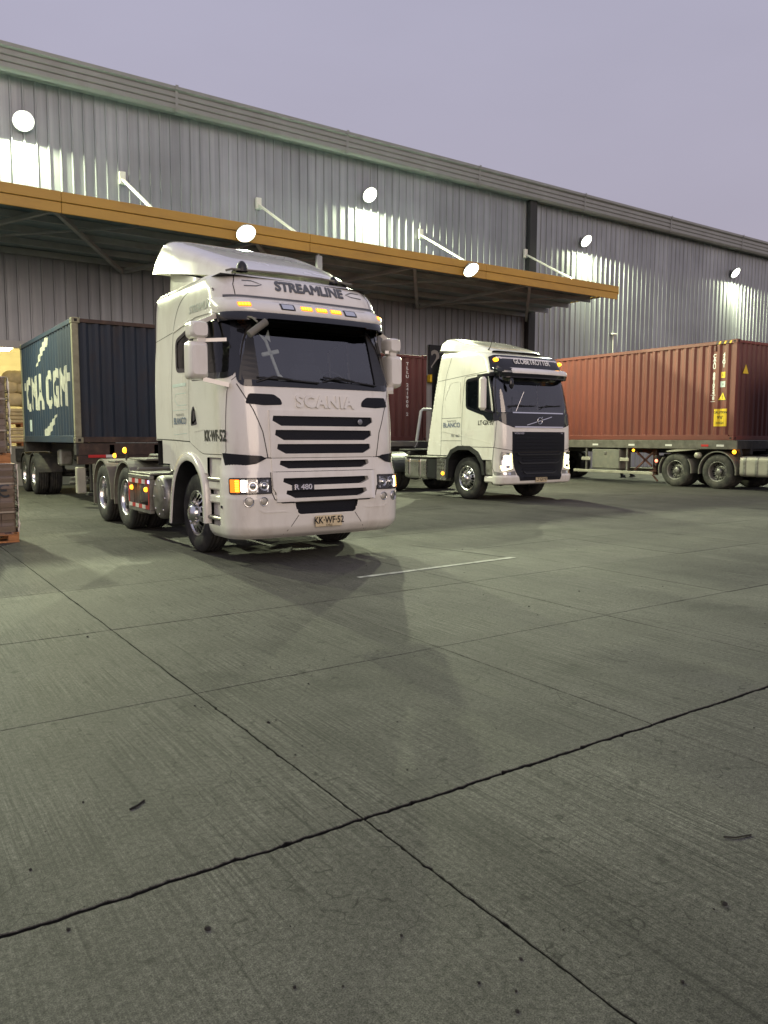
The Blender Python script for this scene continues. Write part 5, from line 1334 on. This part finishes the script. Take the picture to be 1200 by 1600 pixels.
    MB().tube([(-.85, .95, 3.58), (-.88, .85, 3.64), (-.92, .70, 3.90)], [.02, .008, .003], 6).build('aerial', 'black_plastic', T)
    MB().tube([(-.80, .04, 2.10), (-.60, .0, 2.55)], .008, 6).build('kerb_mirror_stalk', 'chrome', T)
    MB().grid(lambda u, v: Vector((-.86+.07*math.cos(2*PI*u)*math.sin(PI*v), .14+.04*math.sin(2*PI*u)*math.sin(PI*v), 2.74+.13*math.cos(PI*v))), 12, 8).build('kerb_mirror', 'black_gloss', T)
    wiper(T, F, -.95, 2.22, -.1, 2.24); wiper(T, F, .05, 2.22, .78, 2.26)
    MB().box(-1.12, 1.12, .34, .80, 1.75, 2.10, .06).build('dashboard', 'dash', T)
    seat(T, -.60, 1.25, 1.70); seat(T, .60, 1.25, 1.70); steering(T, .6, .78, 2.16)
    return T
def tractor_frame(T, axles, y_end, dusty, rear_m):
    fr = MB()
    for sg in (-1, 1): fr.box(sg*.38, sg*.46, .6, y_end, .72, 1.0)
    for y in (2.3, 3.4, y_end-.1): fr.box(-.38, .38, y-.06, y+.06, .76, .96)
    fr.box(-.6, .6, .6, 2.4, .45, 1.1, .06); fr.build('chassis_frame', 'dark_steel', T)
    for y in [1.38]+axles: MB().lathe([(-1.0, .07), (-.3, .075), (-.2, .2), (0, .23), (.2, .2), (.3, .075), (1.0, .07)], (0, y, .51), 'x', 16).build('axle', 'dark_steel', T)
    yc = sum(axles)/len(axles)
    m = MB(); m.lathe([(1.14, .0), (1.18, .48), (1.14, .50), (1.10, .45)], (0, yc, 0), 'z', 24); m.box(-.45, .45, yc-.3, yc+.3, 1.0, 1.11, .02); m.build('fifth_wheel', 'dark_steel', T)
    for sg in (-1, 1):
        wheel(T, sg*1.12, 1.38, 'front', sg, dusty=dusty)
        for y in axles: wheel(T, sg*1.15, y, 'rear', sg, dual=True, dusty=dusty)
def rounded_tank(T, sg, y0, y1, z0, z1, m, straps=2, name='fuel_tank', dark_to=None):
    x0, x1 = sorted((sg*.58, sg*1.19)); poly = round_poly([(x0, z0), (x1, z0), (x1, z1), (x0, z1)], .12, 5)
    K = MB().prism(poly, 'y', y0, y1).build(name, m, T)
    for k in range(straps):
        y = y0+(y1-y0)*(k+.6)/straps; p2 = round_poly([(x0-.012, z0-.012), (x1+.012, z0-.012), (x1+.012, z1+.012), (x0-.012, z1+.012)], .13, 5)
        MB().prism(p2, 'y', y-.035, y+.035).build('tank_strap', 'dull_steel' if m == 'dusty_tank' else 'chrome', K)
    return K
def volvo():
    T = thing('tractor_truck', 'white tractor truck with black grille, lit headlamps and black roof sign', 'truck', (13.40, 13.05, 0), 0, 'white tractor trucks')
    volvo_cab(T); tractor_frame(T, [4.95], 5.9, False, 'rubber')
    for sg in (-1, 1):
        arc_fender(T, sg*.85, 4.95, .51, .60, .62, R_(5), R_(176), 'black_plastic')
        rounded_tank(T, sg, 2.92, 3.85, .42, .98, 'aluminium_tank', 2)
        MB().box(min(sg*.7, sg*1.18), max(sg*.7, sg*1.18), 2.50, 2.91, .44, .97, .03).build('tank_end_box', 'black_plastic', T)
        st = MB().box(min(sg*1.0, sg*1.19), max(sg*1.0, sg*1.19), 2.12, 2.49, .42, .98, .02).build('perforated_step', 'aluminium_tank', T)
        for k in range(12): MB().lathe([(-.002, 0), (-.002, .018), (.004, .018)], (sg*1.191, 2.19+.075*(k % 4), .70+.09*(k//4)), 'x', 8).build('step_hole', 'seam', st)
        marker(T, sg*1.20, 2.22, .60, .045)
        MB().box(min(sg*.5, sg*1.2), max(sg*.5, sg*1.2), 2.1, 3.85, .985, 1.01).build('tank_catwalk', 'dull_steel', T)
    return T
VO = volvo()

# ================================================================== CONTAINERS
CP, CD = .278, .036
def corr(y, p=CP, d=CD):
    t = (y % p)/p
    if t < .25: return 0.0
    if t < .5: return d*(t-.25)/.25
    if t < .75: return d
    return d*(1-(t-.75)/.25)
def breaks(y0, y1, p=CP):
    k = math.floor(y0/p)*4; out = []
    while k*p/4 < y1:
        if k*p/4 > y0: out.append(k*p/4)
        k += 1
    return out
def container(name, label, x, y, z, L, H, side_m, front_m, post_m, rail_m, rz=0.0, group='shipping containers', front_rail=None):
    C = thing(name, label, 'container', (x, y, z), rz, group); hw = 1.219
    fr = front_rail or rail_m
    for sg in (-1, 1):
        ys = [.13]+breaks(.13, L-.12)+[L-.12]; vs = []
        for zz in (.155, H-.115): vs += [(sg*(hw-.012-corr(q)), q, zz) for q in ys]
        n = len(ys); MB().add(vs, [(i, i+1, n+i+1, n+i) for i in range(n-1)]).build('side_panel', side_m, C)
        MB().box(sg*(hw-.06), sg*hw, .17, L-.17, H-.115, H-.012, .008).build('top_rail', rail_m, C)
        MB().box(sg*(hw-.06), sg*hw, .17, L-.17, .0, .155, .008).build('bottom_rail', rail_m, C)
        for yy in (0, L):
            y0, y1 = (0, .14) if yy == 0 else (L-.14, L)
            MB().box(sg*(hw-.13), sg*(hw-.002), y0+.002, y1-.002, .118, H-.118, .012).build('corner_post', post_m, C)
            for zz in (0, H-.118):
                cc = MB().box(sg*(hw-.162), sg*(hw+.003), (y0-.003 if yy == 0 else L-.178), (.178 if yy == 0 else L+.003), zz, zz+.118, .008).build('corner_casting', post_m, C)
                MB().box(sg*(hw+.0035), sg*(hw+.005), (.06 if yy == 0 else L-.12), (.12 if yy == 0 else L-.06), zz+.035, zz+.085).build('casting_hole', 'seam', cc)
                MB().box(sg*(hw-.11), sg*(hw-.05), (-.005 if yy == 0 else L+.0035), (-.0035 if yy == 0 else L+.005), zz+.03, zz+.09).build('casting_hole', 'seam', cc)
    xs = [-hw+.13]+breaks(-hw+.13, hw-.13, .25)+[hw-.13]; vs = []
    for zz in (.13, H-.10): vs += [(q, .02+corr(q, .25, .045), zz) for q in xs]
    n = len(xs); MB().add(vs, [(i, i+1, n+i+1, n+i) for i in range(n-1)]).build('front_panel', front_m, C)
    MB().box(-hw+.165, hw-.165, .004, .10, H-.10, H-.02, .006).build('front_rail', fr, C); MB().box(-hw+.165, hw-.165, .004, .10, .01, .13, .006).build('front_rail', fr, C)
    vs = []; yy = [.1+k*(L-.2)/80 for k in range(81)]
    for xx in (-hw+.06, hw-.06): vs += [(xx, q, H-.03+(.02 if (k//2) % 2 else 0)) for k, q in enumerate(yy)]
    MB().add(vs, [(i, i+1, 82+i, 81+i) for i in range(80)]).build('roof_panel', side_m, C)
    MB().box(-hw+.06, hw-.06, .1, L-.05, .08, .14).build('floor', 'dark_steel', C)
    for sg in (-1, 1):
        dd = MB().box(sg*.01, sg*(hw-.14), L-.06, L-.02, .12, H-.12, .01).build('door_leaf', side_m, C)
        for q in (.3, .85): MB().tube([(sg*q, L+.0, .1), (sg*q, L+.0, H-.1)], .02, 6).build('lock_rod', 'dull_steel', dd)
    return C
def side_decal(C, me, yc, zc, m, name='lettering', off=.003):
    """print on the left long side; text runs from the rear to the front"""
    xs = [yc-b for b in breaks(yc-6, yc+6)]
    me = map_text(me, lambda x, y, h: Vector((-(1.219-.012-corr(yc-x))-off-h, yc-x, zc+y)), 0, splits=xs)
    return link(name, me, m, C)
def stack_text(C, txt, yc, z0, size, step, m, bold=.0):
    for k, ch in enumerate(txt):
        if ch != ' ': side_decal(C, text_mesh(ch, size, bold=bold), yc, z0-k*step, m)
# the dark blue one behind the nearest truck
B = container('shipping_container', 'dark blue container with cream lettering on the trailer behind the nearest truck', 5.02, 17.0, 1.37, 6.06, 2.59, 'container_blue', 'container_blue_front', 'olive_post', 'container_blue', front_rail='rust_brown')
side_decal(B, text_mesh('CMA CGM', 1.14, bold=.05, space=1.12, sx=.84), 3.05, 1.18, 'container_white')
def swoosh(pts): return poly_mesh(pts)
side_decal(B, swoosh([(-.95, .0), (-.55, .28), (-.10, .52), (.45, .66), (.62, .60), (.60, .44), (.2, .40), (-.2, .26), (-.6, .10)]), 3.1, 1.82, 'container_white', 'logo_stroke')
side_decal(B, swoosh([(.95, .0), (.55, -.26), (.10, -.48), (-.40, -.60), (-.60, -.54), (-.60, -.38), (-.2, -.34), (.2, -.22), (.6, -.10)]), 2.7, .68, 'container_white', 'logo_stroke')
side_decal(B, poly_mesh([(-.09, -.1), (.09, -.1), (.09, .1), (-.09, .1)]), 5.62, 1.45, 'container_white', 'sticker')
side_decal(B, poly_mesh([(-.06, -.09), (.06, -.09), (.06, .09), (-.06, .09)]), .55, 1.40, 'container_white', 'sticker')
side_decal(B, poly_mesh([(-.15, -.15), (.15, -.15), (.15, .15), (-.15, .15)]), 5.0, .42, 'pale_line', 'sticker')
# the long red one on the right
RD = container('shipping_container', 'long red-brown high-cube container with yellow stickers at the right edge', 22.22, 12.85, 1.44, 12.19, 2.896, 'container_red', 'container_red_dark', 'container_red', 'container_red')
stack_text(RD, 'CAAU 881054', .72, 2.46, .15, .107, 'white_text', .006)
side_decal(RD, text_mesh('8', .15, bold=.004), .72, 1.23, 'white_text')
fb = [(-.075, -.09), (.075, -.09), (.075, .09), (-.075, .09)]
side_decal(RD, poly_mesh([(-.08, -.10), (.08, -.10), (.08, -.085), (-.08, -.085)]), .72, 1.23, 'white_text', 'frame_line'); side_decal(RD, poly_mesh([(-.08, .085), (.08, .085), (.08, .10), (-.08, .10)]), .72, 1.23, 'white_text', 'frame_line')
stack_text(RD, '45G1', .42, 2.48, .15, .105, 'white_text', .006)
side_decal(RD, poly_mesh([(-.075, -.085), (.075, -.085), (.075, .085), (-.075, .085)]), .42, 1.90, 'sticker_yellow', 'sticker')
side_decal(RD, text_mesh('L7', .10), .42, 1.90, 'black_text', off=.005)
side_decal(RD, poly_mesh([(-.085, -.085), (.085, -.085), (.085, .085), (-.085, .085)]), .42, 1.63, 'pale_line', 'sticker')
side_decal(RD, text_mesh('ib', .10), .42, 1.63, 'grey_text', off=.005)
side_decal(RD, poly_mesh([(-.15, -.12), (.15, -.12), (0, .15)]), .42, 1.28, 'black_text', 'warning_sign')
side_decal(RD, poly_mesh([(-.125, -.105), (.125, -.105), (0, .12)]), .42, 1.28, 'sticker_yellow', 'warning_sign', off=.005)
side_decal(RD, text_mesh('!', .14, bold=.004), .42, 1.255, 'black_text', off=.007)
side_decal(RD, poly_mesh([(-.21, -.255), (.21, -.255), (.21, .255), (-.21, .255)]), .46, .66, 'sticker_yellow', 'sticker')
for t, zz, s_ in (('CAUTION', .81, .095), ("9'6\"", .66, .12), ('HIGH', .50, .10)): side_decal(RD, text_mesh(t, s_, bold=.002), .46, zz, 'black_text', off=.005)
for k in range(6):
    MB().add([(-1.2215, .20+k*.085, 2.79), (-1.2215, .25+k*.085, 2.79), (-1.2215, .215+k*.085, 2.87), (-1.2215, .165+k*.085, 2.87)], [(0, 1, 2, 3)]).build('hazard_stripe', 'sticker_yellow' if k % 2 == 0 else 'black_text', RD)
MB().box(-1.225, -1.19, .66, .74, 2.60, 2.76, .01).build('vent_cover', 'container_red_dark', RD)
me = poly_mesh([(-.15, -.12), (.15, -.12), (0, .15)]); link('warning_sign', map_text(me, lambda x, y, h: Vector((x-.72, .012, 2.05+y)), 0), 'sticker_yellow', RD)
# the one behind the black-grilled truck
R2 = container('shipping_container', 'dull red container behind the truck with the black grille', 13.32, 19.0, 1.40, 6.06, 2.59, 'container_red', 'container_red_dark', 'container_red_dark', 'container_red_dark', front_rail='container_red_dark')
for ch in R2.children:
    if ch.name.startswith('corner_') and min(v.co.x for v in ch.data.vertices) < -1.1 and min(v.co.y for v in ch.data.vertices) < .1: ch.data.materials[0] = MATS['container_lit_post']
for k, ch in enumerate('TLLU 241900 2'):
    if ch != ' ':
        link('lettering', map_text(text_mesh(ch, .13, bold=.003), lambda x, y, h, k=k: Vector((.50+x, .014-h+corr(.50+x, .25, .045), 2.30-k*.125+y)), 0, smax=.03), 'white_text', R2)

# ================================================================== TRAILERS
def trailer(name, label, x, y, L, ztop, axles, group='container trailers', dusty=False, side_rail=None, wheel_x=1.19, neck=0.0):
    T = thing(name, label, 'trailer', (x, y, 0), 0, group)
    fr = MB()
    for sg in (-1, 1): fr.box(sg*.42, sg*.54, -neck, L, ztop-.42, ztop-.03, .01)
    k = 0
    while k*1.2 < L: fr.box(-.42, .42, k*1.2-.04+.1, k*1.2+.14, ztop-.32, ztop-.10); k += 1
    fr.build('chassis_rail', 'dark_steel', T)
    for yy in (.12, L-.15): MB().box(-1.21, 1.21, yy-.11, yy+.11, ztop-.26, ztop-.004, .01).build('bolster', 'dark_steel', T)
    for a in axles:
        MB().lathe([(-1.0, .065), (1.0, .065)], (0, a, .51), 'x', 12).build('axle', 'dark_steel', T)
        for sg in (-1, 1):
            wheel(T, sg*wheel_x, a, 'rear', sg, dual=True, dusty=dusty)
            MB().bar((sg*.48, a-.3, .62), (sg*.48, a, .52), .08, .10).bar((sg*.48, a, .60), (sg*.48, a, ztop-.4), .10, .12).build('suspension', 'dark_steel', T)
    MB().box(-1.15, 1.15, L-.12, L-.02, .45, .57, .01).build('rear_bumper', 'dull_steel', T)
    return T
def landing_leg(T, sg, y, ztop, m='dark_steel', foot=.25):
    return MB().box(sg*.60, sg*.74, y-.07, y+.07, .30, ztop-.3, .01).box(sg*.52, sg*.82, y-.14, y+.14, foot-.05, foot+.02, .01).bar((sg*.67, y, ztop-.5), (sg*.50, y+.7, ztop-.35), .05, .05).build('landing_leg', m, T)
T1 = trailer('container_trailer', 'dark container trailer under the blue container', 5.02, 17.0, 6.2, 1.37, [4.94, 6.44-.18], wheel_x=1.20)
MB().box(-1.19, 1.15, -.02, .10, .92, 1.10, .01).build('front_beam', 'rust_brown', T1)
MB().box(-1.16, 1.1, .0, .09, 1.112, 1.36).build('front_apron', 'rust_brown', T1)
MB().box(-.98, -.62, -.034, -.022, 1.06, 1.12).build('reflective_tape', 'reflector_red', T1); MB().box(-.62, -.40, -.034, -.022, 1.06, 1.12).build('reflective_tape', 'reflector_white', T1)
marker(T1, -.50, -.02, .965, .02, 'park_light', ax='y')
for sg in (-1, 1):
    landing_leg(T1, sg, .9, 1.37)
    for a in (4.94, 6.26): arc_fender(T1, sg*.9, a, .51, .58, .62, R_(8), R_(172), 'dark_steel')
    MB().box(min(sg*1.02, sg*1.2), max(sg*1.02, sg*1.2), .05, .25, .30, .86, .02).build('leg_plate', 'dusty_tank', T1)
MB().box(-1.05, -.75, 2.4, 2.7, .82, 1.2, .04).build('valve_box', 'dull_steel', T1)
MB().tube([(-1.0, 1.6, .55), (1.0, 1.6, .55)], .03, 8).tube([(-.9, 2.2, .42), (-.2, 2.2, .42)], .03, 8).build('cross_tube', 'dull_steel', T1)
T2 = trailer('container_trailer', 'dark container trailer behind the truck with the black grille', 13.32, 18.7, 6.5, 1.40, [4.4, 5.7])
MB().tube([(.38, -.20, 1.22), (.46, -.20, 1.35), (.62, -.20, 2.28), (.70, -.20, 2.34), (1.12, -.20, 2.34), (1.2, -.20, 2.26), (1.2, -.20, 1.3)], .045, 8).build('guard_frame', 'tie_white', T2)
MB().box(-1.2, .50, -.24, -.13, 1.24, 1.39, .01).build('front_beam', 'grey_fender', T2)
for sg in (-1, 1): landing_leg(T2, sg, .8, 1.4)
T3 = trailer('container_trailer', 'weathered flat trailer with toolbox under the long red container', 22.22, 12.7, 12.5, 1.44, [7.95, 9.26, 10.57], dusty=True)
r_ = random.Random(8)
for sg in (-1, 1):
    MB().box(sg*1.10, sg*1.225, .02, 12.4, 1.17, 1.435, .012).build('side_rail', 'weathered_rail' if sg < 0 else 'dark_steel', T3)
    MB().prism([(sg*1.10, 1.435), (sg*1.225, 1.435), (sg*1.0, 1.0), (sg*.9, 1.0)], 'y', .02, .10).build('rail_end', 'dark_steel', T3)
for yy, m in ((.55, 'reflector_white'), (1.05, 'reflector_red'), (2.3, 'reflector_white'), (3.7, 'reflector_white'), (5.2, 'reflector_white'), (6.6, 'reflector_white')): MB().box(-1.231, -1.2265, yy-.12, yy+.12, 1.25, 1.31).build('reflective_tape', m, T3)
marker(T3, -1.232, .10, 1.10, .06); marker(T3, -1.232, 3.62, 1.10, .045)
tb = MB().box(-1.20, -.62, 4.18, 5.35, .47, 1.13, .015).build('toolbox', 'grey_fender', T3)
MB().box(-1.216, -1.201, 4.20, 5.33, .49, 1.11, .006).build('toolbox_lid', 'grey_fender', tb); MB().box(-1.24, -1.217, 4.72, 4.82, .96, 1.04, .008).build('latch', 'dull_steel', tb)
MB().box(-1.235, -1.19, 2.85, 6.15, .33, .42, .008).build('side_guard', 'dusty_tank', T3)
MB().box(-1.235, -1.19, 5.40, 5.80, .74, .85, .008).build('side_guard', 'dusty_tank', T3); MB().box(-1.235, -1.19, 3.80, 4.16, .74, .85, .008).build('side_guard', 'dusty_tank', T3)
for yy in (5.62, 3.90): MB().box(-1.19, -1.14, yy-.03, yy+.03, .33, 1.17).build('guard_post', 'dull_steel', T3)
for sg in (-1, 1): landing_leg(T3, sg, 3.15, 1.44, 'red_brown_steel', .45)
MB().bar((-.95, 3.1, .36), (-.95, 2.85, .12), .04, .04).bar((-.95, 3.75, .45), (-.95, 3.05, 1.05), .05, .05).bar((-.95, 3.1, .6), (-.95, 3.7, 1.05), .05, .05).build('leg_brace', 'red_brown_steel', T3)
MB().box(1.0, 1.2, 2.9, 6.1, .33, .44, .01).build('side_guard', 'dusty_tank', T3)

# tractor pulling the red container: its cab stands beyond the right edge of the picture
def red_tractor():
    T = thing('tractor_truck', 'dusty tractor with twin rear axles coupled under the long red container', 'truck', (22.20, 8.60, 0), 0, 'white tractor trucks')
    for ch in list(VO.children):
        if ch.name.split('.')[0] in ('wheel', 'axle', 'chassis_frame', 'fifth_wheel', 'fender', 'fuel_tank', 'tank_end_box', 'perforated_step', 'marker_lamp', 'tank_catwalk', 'headlamp', 'roof_marker_lamp', 'lettering', 'number_plate'): continue
        copy_tree(ch, T)
    tractor_frame(T, [4.75, 6.18], 7.1, True, 'dusty_rubber')
    for sg in (-1, 1):
        for k, y in enumerate((4.75, 6.18)):
            if k == 0: arc_fender(T, sg*.86, y, .51, .61, .64, R_(-8), R_(188), 'grey_fender')
            else:
                arc_fender(T, sg*.86, y, .51, .59, .64, R_(-12), R_(42), 'grey_fender'); arc_fender(T, sg*.86, y, .51, .59, .64, R_(142), R_(188), 'grey_fender')
        MB().prism([(5.35, 1.16), (6.45, 1.06), (6.5, 1.10), (5.9, 1.20), (5.3, 1.22)], 'x', sg*.55, sg*1.18).build('wheel_cover', 'dusty_tank', T)
        MB().lathe([(-.02, 0), (-.02, .09), (.1, .10)], (sg*1.12, 5.45, .98), 'x', 14).build('air_tank', 'dusty_tank', T)
        rounded_tank(T, sg, 2.95, 4.02, .40, .97, 'dusty_tank', 3)
        MB().box(min(sg*.6, sg*1.16), max(sg*.6, sg*1.16), 6.86, 6.92, .62, .95, .01).build('rear_light_bar', 'dark_steel', T)
        marker(T, sg*1.17, 6.86, .78, .05, 'red_lamp', 'tail_lamp')
    MB().box(-1.1, -.5, 2.4, 2.92, .45, .97, .04).build('battery_box', 'black_plastic', T)
    return T
red_tractor()

# ================================================================== PALLET STACKS AT THE LEFT
def pallet_load(x1, y0, z, label, hgt, courses, seedv, wrap=True):
    """x1: right edge, y0: front"""
    w, d = 1.20, 1.0
    T = thing('pallet_load', label, 'pallet load', (x1-w/2, y0+d/2, z), 0, 'strapped pallet loads')
    r = random.Random(seedv)
    P = MB().box(-w/2, w/2, -d/2, -d/2+.10, .0, .022).box(-w/2, w/2, -.05, .05, 0, .022).box(-w/2, w/2, d/2-.1, d/2, 0, .022).build('pallet', 'pallet_wood', T)
    for bx in (-w/2+.072, 0, w/2-.072):
        for by in (-d/2+.05, 0, d/2-.05): MB().box(bx-.07, bx+.07, by-.048, by+.048, .0225, .100, .004).build('block', 'pallet_wood', P)
    for k in range(7):
        bx = -w/2+.05+k*(w-.10)/6; MB().box(bx-.048, bx+.048, -d/2, d/2, .1225, .143).build('top_board', 'pallet_wood', P)
    MB().box(-w/2, w/2, -d/2+.0, -d/2+.095, .1005, .122).build('stringer', 'pallet_wood', P)
    z0 = .145; ch = hgt/courses; nx = 6; cw = (w-.06)/nx; nyd = 3; cd = (d-.06)/nyd
    me = {}
    for q, mm in enumerate(('carton', 'carton_b')):
        me[q] = MB().box(-cw/2+.0015, cw/2-.0015, -cd/2+.0015, cd/2-.0015, .001, ch-.0015, .003).mesh('carton'); me[q].materials.append(MATS[mm])
    for k in range(courses):
        for i in range(nx):
            for j in range(nyd):
                if 0 < j < nyd-1 and 0 < i < nx-1: continue
                o = link('carton', me[r.random() < .5], None, T, (-w/2+.03+cw*(i+.5)+r.uniform(-.004, .004), -d/2+.03+cd*(j+.5)+r.uniform(-.006, .006), z0+k*ch), (0, 0, R_(r.uniform(-.8, .8))))
    # straps and printed mark
    for zz in (.30, .72) if courses > 8 else (.45,):
        s_ = MB(); e = .004
        zq = z0+hgt*zz
        s_.box(-w/2+.02, w/2-.02, -d/2+.010, -d/2+.022, zq-.012, zq+.012, .002).box(w/2-.028, w/2-.016, -d/2+.02, d/2-.02, zq-.012, zq+.012, .002)
        s_.build('strap', 'strap_white', T)
    mk = MB(); fnm = lambda a, zz, o=0: Vector((a, -d/2+.016-o, zz))
    zc = z0+hgt*.62; xc = w/2-.155
    pts = [(xc+.085*math.cos(t), zc+.085*math.sin(t)) for t in [R_(55+k*25) for k in range(11)]]
    ribbon(fnm, pts, .028, .003, .001, mb=mk); ribbon(fnm, [(xc-.06, zc), (xc+.02, zc)], .03, .003, .001, mb=mk); mk.build('printed_mark', 'carton_ink', T)
    # shrink film with gathered folds at the corner
    if wrap:
        rr = random.Random(seedv+5); fm = MB(); vs = []; n = 26
        for k in range(n+1):
            zq = z0-.03+(hgt+.05)*k/n; a = w/2-.005+rr.uniform(-.006, .012); b_ = -d/2+.0+rr.uniform(-.010, .003)
            vs += [(-w/2+.01, b_, zq), (0, b_-.004, zq), (w/2-.08, b_, zq), (a, b_+.01, zq), (a+rr.uniform(.0, .02), 0, zq), (a, d/2-.02, zq)]
        fm.add(vs, [(k*6+i, k*6+i+1, (k+1)*6+i+1, (k+1)*6+i) for k in range(n) for i in range(5)], True); fm.build('film_wrap', 'shrink_wrap', T)
        MB().tube([(w/2+rr.uniform(-.004, .012), -d/2+.02, z0-.02+(hgt+.02)*k/14) for k in range(15)], [.012+rr.uniform(-.006, .008) for _ in range(15)], 6).build('film_fold', 'strap_white', T)
    MB().box(-w/2+.01, w/2-.01, -d/2+.02, d/2-.02, z0+hgt+.001, z0+hgt+.012, .004).build('top_sheet', 'strap_white', T)
    return T
pallet_load(1.86, 11.93, 0.0, 'lower strapped carton load on a wooden pallet at the left picture edge', .96, 11, 2)
pallet_load(1.80, 11.98, 1.12, 'upper strapped carton load stacked on the lower one at the left edge', 1.05, 11, 6)

# ================================================================== PERSON BEHIND THE TRAILER
def person(x, y, rz):
    T = thing('person', 'person in dark trousers and boots walking behind the red container trailer', 'person', (x, y, 0), rz)
    # walking towards local -y, left foot forward
    V = [((0, 0, .95), .14), ((0, .0, 1.15), .135), ((0, -.01, 1.36), .155), ((0, -.02, 1.50), .07), ((0, -.03, 1.58), .06), ((0, -.03, 1.68), .098), ((0, -.03, 1.77), .075),
         ((.10, -.02, .90), .10), ((.10, -.22, .52), .068), ((.10, -.36, .10), .048), ((.10, -.50, .045), .042),
         ((-.10, .02, .90), .10), ((-.10, .10, .50), .068), ((-.10, .38, .12), .048), ((-.10, .26, .05), .042),
         ((.19, -.01, 1.43), .065), ((.25, .10, 1.15), .048), ((.25, .02, .92), .038), ((.25, -.03, .83), .035),
         ((-.19, -.01, 1.43), .065), ((-.25, -.12, 1.17), .048), ((-.24, -.28, 1.0), .038), ((-.24, -.34, .95), .035)]
    E = [(0, 1), (1, 2), (2, 3), (3, 4), (4, 5), (5, 6), (0, 7), (7, 8), (8, 9), (9, 10), (0, 11), (11, 12), (12, 13), (13, 14), (2, 15), (15, 16), (16, 17), (17, 18), (2, 19), (19, 20), (20, 21), (21, 22)]
    me = bpy.data.meshes.new('body'); me.from_pydata([v for v, r in V], E, []); o = bpy.data.objects.new('body', me); COL.objects.link(o)
    sk = o.modifiers.new('Skin', 'SKIN'); o.modifiers.new('Sub', 'SUBSURF').levels = 2; o.modifiers['Sub'].render_levels = 2
    for i, (v, r) in enumerate(V): me.skin_vertices[0].data[i].radius = (r, r)
    me.skin_vertices[0].data[0].use_root = True
    dg = bpy.context.evaluated_depsgraph_get(); bmh = bpy.data.meshes.new_from_object(o.evaluated_get(dg)); bpy.data.objects.remove(o)
    for m in ('skin', 'trousers', 'jacket', 'hair'): bmh.materials.append(MATS[m])
    for p in bmh.polygons:
        c = p.center; p.use_smooth = True
        p.material_index = 1 if c.z < .93 and abs(c.x) < .21 else (2 if c.z < 1.53 and not (c.z < .9 and abs(c.x) > .2) else (3 if c.z > 1.70 or (c.z > 1.60 and c.y > .0) else 0))
    b = link('body', bmh, None, T)
    for sx, yy, zz, tip in ((.10, -.42, .0, -.58), (-.10, .30, .0, .14)):
        MB().box(sx-.05, sx+.05, tip, yy+.10, .0, .03, .008).box(sx-.048, sx+.048, tip+.01, yy+.09, .031, .10, .03).box(sx-.05, sx+.05, yy-.04, yy+.085, .09, .26, .03).build('boot', 'boot_leather', T)
    for sx, c in ((.25, (-.04, .80)), (-.24, (-.36, .92))):
        h = MB()
        for k in range(4): h.tube([(sx-.03+k*.02, c[0], c[1]+.02), (sx-.03+k*.02, c[0]-.01, c[1]-.04), (sx-.03+k*.02, c[0]-.025, c[1]-.08+.006*abs(k-1.5))], [.010, .0095, .008], 6)
        h.tube([(sx-.03, c[0]-.02, c[1]+.03), (sx-.05, c[0]-.04, c[1]), (sx-.045, c[0]-.05, c[1]-.03)], .010, 6); h.build('hand', 'skin', T)
    MB().grid(lambda u, v: Vector((.094*math.cos(2*PI*u)*math.cos(PI/2*v), -.02+.104*math.sin(2*PI*u)*math.cos(PI/2*v), 1.72+.10*math.sin(PI/2*v))), 16, 6).build('hair', 'hair', T)
person(24.5, 19.35, R_(85))
